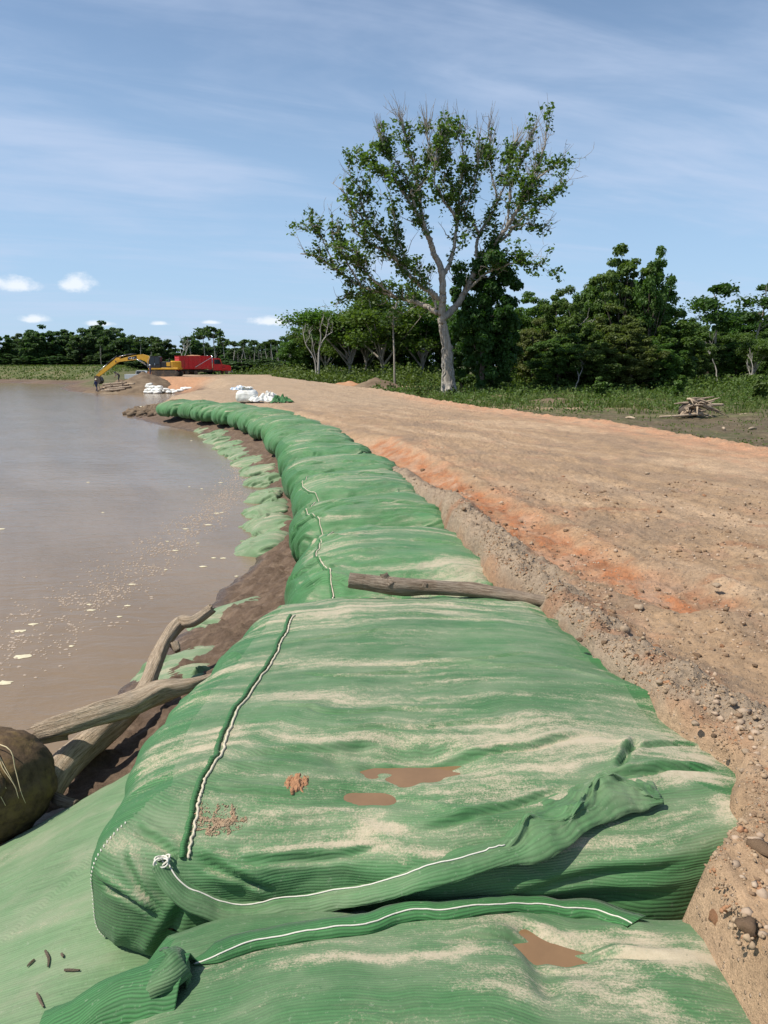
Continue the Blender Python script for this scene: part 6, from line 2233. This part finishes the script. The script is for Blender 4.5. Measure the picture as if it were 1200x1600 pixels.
# ---- dark creeper-hung trees right behind the trunk
pd1 = broad_tree('dark_tree', 10.0, 3.2, 110, 36000, .25, M['leaf_dark'], M['bark_dark'], 5, .02, .8, .35)
plant(pd1, 752, 73.5, 375, 10.0, 'dark dense tree hugging the far side of the tall tree trunk', 'tree', None, .80, 1.0)
plant(pd1, 768, 76, 470, 10.0, 'dark bushy tree filling the foot of the grove beside the tall trunk', 'tree', None, 1.15, 3.0)
plant(pd1, 722, 79, 480, 10.0, 'dark shrubby tree showing behind the tall trunk', 'tree', None, .75, 4.4)

# ---- grove on the right
gA = broad_tree('grove_tree', 10.0, 3.9, 150, 42000, .24, M['leaf'], M['bark_dark'], 15, .04, .7, .3)
gB = broad_tree('grove_tree', 10.0, 3.4, 120, 36000, .24, M['leaf_olive'], M['bark_dark'], 25, .06, .7, .35)
gC = broad_tree('grove_tree', 10.0, 3.0, 70, 12000, .26, M['leaf'], M['bark_dark'], 35, .35, .6, .5, 12)
GR = 'trees of the grove beyond the road'
plant(gA, 852, 92, 452, 10, 'broad green tree behind the dark tree, first of the grove', 'tree', GR, .95, .4)
plant(gB, 880, 86, 452, 10, 'olive green rounded tree in the grove next to the bare twiggy top', 'tree', GR, .85, 1.1)
plant(gA, 935, 94, 425, 10, 'tall green tree in the middle of the grove', 'tree', GR, .72, 2.1)
plant(gC, 968, 90, 385, 10, 'tallest open-crowned tree in the middle of the grove', 'tree', GR, .80, .2)
plant(gC, 1012, 88, 388, 10, 'loose feathery tree leaning at the grove top next to the tallest crown', 'tree', GR, .50, 2.6)
plant(gA, 1005, 92, 440, 10, 'dense green tree below the feathery crown', 'tree', GR, .85, 3.3)
plant(gB, 1042, 88, 485, 10, 'olive tree at the outer end of the grove', 'tree', GR, 1.15, 4.0)
plant(gB, 960, 83, 478, 10, 'bushy olive tree at the front of the grove', 'tree', GR, 1.15, 5.0)
plant(gA, 905, 84, 500, 10, 'low green tree at the front foot of the grove', 'tree', GR, 1.2, 5.7)
plant(gB, 832, 84, 500, 10, 'small olive tree between the dark tree and the grove', 'tree', GR, .95, 2.4)
plant(gA, 1020, 82, 530, 10, 'low green bushy tree at the grove edge by the meadow', 'tree', GR, 1.5, 1.5)
plant(gA, 1075, 97, 520, 10, 'green bushy tree where the grove meets the far wood', 'tree', GR, 1.2, 2.9)
plant(gA, 815, 96, 470, 10, 'green tree just behind the dark creeper-hung trees', 'tree', GR, 1.0, .9)
plant(gB, 915, 98, 445, 10, 'olive tree in the back row of the grove', 'tree', GR, 1.0, 3.9)
plant(gA, 980, 99, 430, 10, 'green tree in the back row under the tallest crown', 'tree', GR, 1.0, 4.9)
plant(gA, 870, 80, 520, 10, 'bright low tree at the front of the grove by the leafless bush', 'tree', GR, 1.3, 2.7)
plant(gB, 935, 79, 525, 10, 'low olive bush-like tree at the front of the grove', 'tree', GR, 1.4, .3)
plant(gB, 985, 80, 515, 10, 'low olive tree in front of the dense green tree', 'tree', GR, 1.3, 1.8)
dt = dead_tree('dead_tree', 10.0, M['bark_dead'], 3, .5, 4, .30, .014)
plant(dt, 868, 84, 440, 9.5, 'bare twiggy treetop standing up out of the grove', 'dead tree', None, .9, 1.0)
plant(dt, 900, 77, 530, 9.5, 'pale leafless bush in front of the grove', 'dead tree', None, 1.2, 2.0)

# ---- umbrella-crowned trees behind the tall tree
uA = umbrella_tree('umbrella_tree', 10.0, 6.0, M['leaf'], M['bark'], 8, 12000, .36)
uB = umbrella_tree('umbrella_tree', 10.0, 6.0, M['leaf_olive'], M['bark'], 18, 12000, .36)
UG = 'umbrella-crowned trees behind the tall tree'
for (pr, px, y, tp_, w_, lab) in ((uA, 545, 118, 470, 1.0, 'flat-crowned tree nearest the white dead tree'), (uB, 600, 112, 457, 1.0, 'olive flat-crowned tree with pale limbs left of the tall trunk'),
                                  (uA, 655, 116, 470, 1.0, 'flat-crowned tree showing through under the tall tree limbs'), (uB, 510, 130, 500, .8, 'low spreading tree at the river end of the flat-crowned trees'),
                                  (uA, 575, 128, 482, .8, 'flat-crowned tree in the second row behind the thin bare trunk'), (uB, 700, 122, 482, .7, 'spreading tree seen just behind the tall trunk')):
    plant(pr, px, y, tp_, 10, lab, 'tree', UG, w_)
for (px, y, tp_, w_, lab) in ((480, 135, 505, 1.3, 'rounded green tree behind the white dead tree'), (530, 138, 488, 1.2, 'rounded green tree filling the gap behind the flat crowns'),
                              (625, 135, 485, 1.3, 'dense green tree low behind the flat crowns'), (585, 140, 488, 1.2, 'dense dark tree behind the thin bare trunk'), (670, 128, 488, 1.2, 'dense tree behind the tall tree trunk on the river side')):
    plant(gA, px, y, tp_, 10, lab, 'tree', 'rounded trees behind the flat crowns', w_)
d2 = dead_tree('dead_tree', 10.0, M['bark_dead'], 11, .42, 3, .34, .022)
wd_ = empty('dead_tree')
tag(wd_, 'white forked dead tree standing in front of the scrub', 'dead tree')
WT, WS = Wood(), Wood()
dq = lambda zx, zy, dy=0.0: at_y(450 + .225 * zx, 440 + .225 * zy, 103 + dy)
for k_, (pp, ra, rb_) in enumerate((([(212, 640, 0), (213, 560, 0), (216, 480, 0), (230, 435, 0), (262, 385, .4), (310, 350, .8)], .17, .05), ([(224, 450, 0), (228, 380, -.4), (226, 320, -.6), (242, 258, -.8)], .11, .03), ([(196, 640, .3), (190, 570, .3), (170, 510, .4), (122, 430, .6), (98, 305, .8)], .13, .03),
                                    ([(200, 560, .2), (180, 480, 0), (164, 405, -.3)], .08, .03), ([(262, 385, .4), (275, 320, .4), (280, 275, .5)], .07, .02), ([(122, 430, .6), (150, 380, .9), (150, 340, 1)], .06, .02))):
    P_ = spline([dq(*q) for q in pp], 20)
    WT.add(P_, np.linspace(ra, rb_, 20), 7)
    for _ in range(8):
        b2 = branchlet(P_[rng.integers(9, 20)], np.array([rng.normal(0, .6), rng.normal(0, .5), 1.0]), rng.uniform(.6, 1.6), rng, .2, 5, .1)
        WS.add(b2, np.linspace(.03, .01, 5), 4)
WT.build('trunk', M['bark_dead'], wd_)
WS.build('twigs', M['bark_dead'], wd_)
tb = thin_tree('thin_tree', 10.0, M['leaf_dark'], M['bark'], 4, .35, 500, .30, .10)
plant(tb, 617, 84, 470, 10, 'thin bare trunk with a sparse top left of the tall tree', 'tree', None, 1.0, .5)

# ---- wood on the far right
pA = thin_tree('pine_tree', 10.0, M['leaf_dark'], M['bark'], 14, .48, 4200, .34, .21)
RG = 'wood beyond the meadow'
plant(pA, 1112, 112, 448, 10, 'tall pine-like tree with a rounded layered head above the wood', 'tree', None, 1.0, .3)
plant(pA, 1176, 116, 448, 10, 'tall pine-like tree at the right picture edge above the wood', 'tree', None, 1.05, 1.7)
plant(dt, 1124, 106, 488, 9.5, 'grey leafless tree below the pine-like tree', 'dead tree', None, .8, 3.2)
fr_ = [(1070, 128, 496), (1095, 122, 500), (1130, 126, 494), (1160, 124, 488), (1195, 122, 484), (1225, 120, 480), (1105, 110, 535), (1148, 112, 528), (1190, 108, 520), (1215, 105, 510)]
words = ['next to the grove', 'behind the grey leafless tree', 'between the two pine-like trees', 'under the outer pine-like tree', 'at the picture edge', 'just past the picture edge', 'low below the first pine-like tree', 'low between the two pines', 'low at the wood edge by the picture side', 'at the outer corner of the wood']
for i, (px, y, tp_) in enumerate(fr_):
    plant(gA if i % 2 else pd1, px, y, tp_, 10, 'dark green tree of the far wood %s' % words[i], 'tree', RG, 1.15)
plant(uA, 1176, 97, 520, 10, 'spreading tree with pale forked limbs at the meadow edge', 'tree', None, .8, 1.2)
plant(d2, 1172, 94, 530, 9.0, 'pale forked leaning bare trunk at the meadow edge', 'dead tree', None, .9, 4.1)

# ---- tree line along the far bank and behind the machines
fA = broad_tree('far_tree', 10.0, 4.2, 100, 16000, .46, M['leaf_far'], M['bark_dark'], 45, .03, .75, .2)
fB = broad_tree('far_tree', 10.0, 3.6, 90, 15000, .46, M['leaf_dark'], M['bark_dark'], 55, .05, .8, .25)
fC = broad_tree('far_tree', 10.0, 3.8, 90, 15000, .46, M['leaf_far'], M['bark_dark'], 65, .03, .7, .3)
FG = 'dense trees along the far bank'
ORD = ['first', 'second', 'third', 'fourth', 'fifth', 'sixth', 'seventh', 'eighth', 'ninth', 'tenth', 'eleventh', 'twelfth', 'thirteenth', 'fourteenth', 'fifteenth', 'sixteenth', 'seventeenth', 'eighteenth', 'nineteenth', 'twentieth']
far_l = [(-25, 524), (6, 524), (22, 534), (40, 522), (57, 521), (72, 511), (92, 515), (112, 519), (130, 519), (146, 509), (157, 514), (170, 505), (186, 516), (203, 524), (222, 529), (240, 527), (258, 531), (300, 528), (318, 532), (345, 537), (370, 540), (396, 537), (420, 538), (440, 535), (462, 525)]
for i, (px, tp_) in enumerate(far_l):
    if px < 190:
        lab = 'dark green tree, %s from the picture edge in the dense far-bank row' % ORD[i]
        g_ = FG
    else:
        lab = 'dark green tree behind the machines, %s from the excavator boom' % ORD[i - 13]
        g_ = 'low trees behind the machines'
    y = 186 + 9 * ((i * 5) % 4) if px < 260 else 205 + 8 * ((i * 5) % 4)
    plant((fA, fB, fC)[i % 3], px, y, tp_, 10, lab, 'tree', g_, 1.25 if px < 260 else 1.0)
for i, px in enumerate(range(-20, 470, 26)):
    plant((fC, fA)[i % 2], px, 225 + 5 * (i % 3), 540 + 4 * math.sin(i * 2.2), 10, 'dark tree in the far second row, %s from the river-side picture edge' % ORD[i], 'tree', 'second row of the far tree line', 1.5)
for i, px in enumerate(range(-22, 470, 19)):
    plant((fC, fA, fB)[i % 3], px, (181 if px < 190 else 172) + 3 * (i % 3), (556 if px < 190 else 562) + 3 * math.sin(i * 2.7), 10, 'low bush under the far-bank trees, %s from the picture edge' % ORD[i] if px < 190 else 'low bush under the trees behind the machines, %s from the boom' % ORD[i - 12], 'bush', 'bushes at the foot of the far trees', 2.6)
tA = thin_tree('thin_tree', 10.0, M['leaf_far'], M['bark_dead'], 24, .30, 700, .55, .15)
tB = thin_tree('thin_tree', 10.0, M['leaf_far'], M['bark_dead'], 34, .22, 400, .55, .10)
for i, (px, tp_) in enumerate(((222, 526), (238, 525), (300, 526), (320, 513), (337, 510), (352, 527), (366, 533), (378, 535), (385, 530), (398, 531), (410, 536), (418, 533), (427, 530), (436, 532), (446, 534))):
    lab = 'slender tufted tree behind the truck, %s from the excavator boom' % ORD[i]
    if i == 3:
        lab = 'bushy-topped slender tree above the truck bed'
    if i == 4:
        lab = 'tallest slender tree above the truck cab'
    plant(tA if i < 6 else tB, px, 178 + 7 * ((i * 3) % 4), tp_, 10, lab, 'tree', 'slender trees behind the truck' if i not in (3, 4) else None, 1.0)
for i, px in enumerate((345, 372, 392, 405, 422, 433, 452)):
    plant(dt, px, 170 + 3 * i, 533 + 5 * (i % 3), 9.5, 'grey leafless tree behind the truck, %s from the truck cab' % ORD[i], 'dead tree', 'leafless trees behind the truck', .45)
plant(dt, 280, 172, 499, 9.5, 'large rounded leafless grey tree above the excavator cab', 'dead tree', None, .95, 2.2)
plant(d2, 160, 176, 532, 9.0, 'small white dead tree in front of the far tree row', 'dead tree', None, .6, 1.2)


# ---- scrub and grass
def cover(name, pts, size, hgt, mat, label, seed, per=9, up=.2):
    rng = np.random.default_rng(seed)
    Q = np.repeat(pts, per, 0)
    k = len(Q)
    hh = np.repeat(hgt, per) * rng.random(k) ** .7
    Q = Q + np.stack([rng.normal(0, 1, k) * np.repeat(size, per) * 1.6, rng.normal(0, 1, k) * np.repeat(size, per) * 1.6, hh], 1)
    V, F_, t = leaves(Q, np.repeat(size, per), rng, up)
    return tag(mesh_obj(name, V, F_, mat, None, False, {'tint': t}), label, 'plants', None, 'stuff')


def blades(name, pts, h, w, mat, label, seed):
    rng = np.random.default_rng(seed)
    n = len(pts)
    a = rng.uniform(0, 6.28, n)
    lean = rng.normal(0, .35, (n, 2)) * h[:, None]
    s = np.stack([np.cos(a), np.sin(a), 0 * a], 1) * (w[:, None])
    tip = pts + np.stack([lean[:, 0], lean[:, 1], h], 1)
    mid = pts + np.stack([lean[:, 0] * .35, lean[:, 1] * .35, h * .6], 1)
    V = np.stack([pts - s, pts + s, mid + s * .7, tip, mid - s * .7], 1).reshape(-1, 3)
    b = np.arange(n)[:, None] * 5
    F_ = np.concatenate([b + np.array([[0, 1, 2, 4]])], 0)
    F3 = b + np.array([[4, 2, 3, 3]])
    t = np.repeat(np.clip(rng.normal(.5, .3, n), 0, 1), 5)
    faces = [tuple(q) for q in F_] + [tuple(q[:3]) for q in F3]
    me_ = mesh_obj(name, V, faces, mat, None, False, {'tint': t})
    return tag(me_, label, 'grass', None, 'stuff')


rng = np.random.default_rng(5)


def field(n, x0, x1, y0, y1, dens):
    # even spread in view rather than in plan: more plants close by
    y = 1 / (1 / y1 + (1 / y0 - 1 / y1) * rng.random(n))
    x = (x0 + (x1 - x0) * rng.random(n)) * y
    z, mk = land(x, y)
    k = (mk['onroad'] < .25) & (mk['mud'] < .3) & (dens(x, y) + .25 * rng.standard_normal(n) > 0) & (z > .3)
    return np.stack([x, y, z], 1)[k]


meadow = field(26000, -.02, .56, 40, 100, lambda x, y: .9 * fbm(x * .22, y * .3, 4, 81) * -1 + sstep(y, 40, 60) * .8 - .42)
hgt = rng.uniform(.12, .5, len(meadow)) * (.5 + .9 * sstep(fbm(meadow[:, 0] * .35, meadow[:, 1] * .35, 2, 91), -.3, .5))
blades('meadow_grass', meadow, hgt, rng.uniform(.02, .05, len(meadow)) * (meadow[:, 1] / 50), M['grass'], 'tufted green grass over the low meadow beyond the road', 3)
weeds = field(5200, -.02, .56, 42, 100, lambda x, y: fbm(x * .30, y * .30, 3, 93) + .25 * sstep(y, 48, 75) - .30)
cover('weeds', weeds, np.full(len(weeds), .17) * weeds[:, 1] / 60, rng.uniform(.2, .9, len(weeds)), M['shrub'], 'leafy green weeds in the meadow in front of the grove', 4, 9)
near_w = field(1500, .12, .56, 24, 46, lambda x, y: fbm(x * .5, y * .5, 3, 95) - .30)
cover('weeds', near_w, np.full(len(near_w), .07), rng.uniform(.05, .25, len(near_w)), M['shrub'], 'sparse low weeds on the dark silt beside the road', 6, 7)
scr = field(5200, -.22, .10, 96, 150, lambda x, y: fbm(x * .12, y * .12, 3, 97) + .45)
cover('scrub', scr, np.full(len(scr), .34), rng.uniform(.5, 2.6, len(scr)) * (.6 + .6 * sstep(fbm(scr[:, 0] * .15, scr[:, 1] * .15, 2, 98), -.3, .5)), M['shrub'], 'belt of bright green scrub behind the road and truck', 7, 12)
scr2 = field(3800, .10, .58, 78, 112, lambda x, y: fbm(x * .2, y * .2, 3, 99) - .02)
cover('scrub', scr2, np.full(len(scr2), .28), rng.uniform(.3, 1.7, len(scr2)), M['shrub'], 'low scrub along the foot of the grove and wood', 8, 11)
# rough grass on the far dyke
n = 9000
x = rng.uniform(-135, -48, n)
y = rng.uniform(150, 182, n)
z, mk = land(x, y)
k = (mk['dyke'] > .5) & (mk['t'] > .22)
pts = np.stack([x, y, z], 1)[k]
blades('dyke_grass', pts, rng.uniform(.15, .45, len(pts)), rng.uniform(.08, .2, len(pts)), M['grass'], 'rough grass on the dyke across the river', 12)
# a few shrubs one can tell apart
sh = broad_tree('shrub', 2.0, 1.2, 22, 2600, .20, M['shrub'], M['bark_dark'], 71, .0, .8, .2, 3)
for i, (px, y, tp_, lab) in enumerate(((1190, 58, 590, 'dark rounded shrub at the right picture edge in the meadow'), (745, 60, 622, 'small green shrub in front of the tall tree foot'), (655, 66, 604, 'low shrub between the thin trunk and the tall tree'),
                                       (940, 62, 592, 'green shrub in the meadow before the grove'), (1060, 64, 590, 'green shrub in the open meadow below the wood'), (820, 58, 610, 'low leafy shrub by the dry soil bank'),
                                       (610, 78, 600, 'dark shrub around the foot of the thin bare trunk'), (705, 68, 606, 'low green plant at the roots of the tall tree'))):
    plant(sh, px, y, tp_, 2.0, lab, 'shrub', None, 1.1)
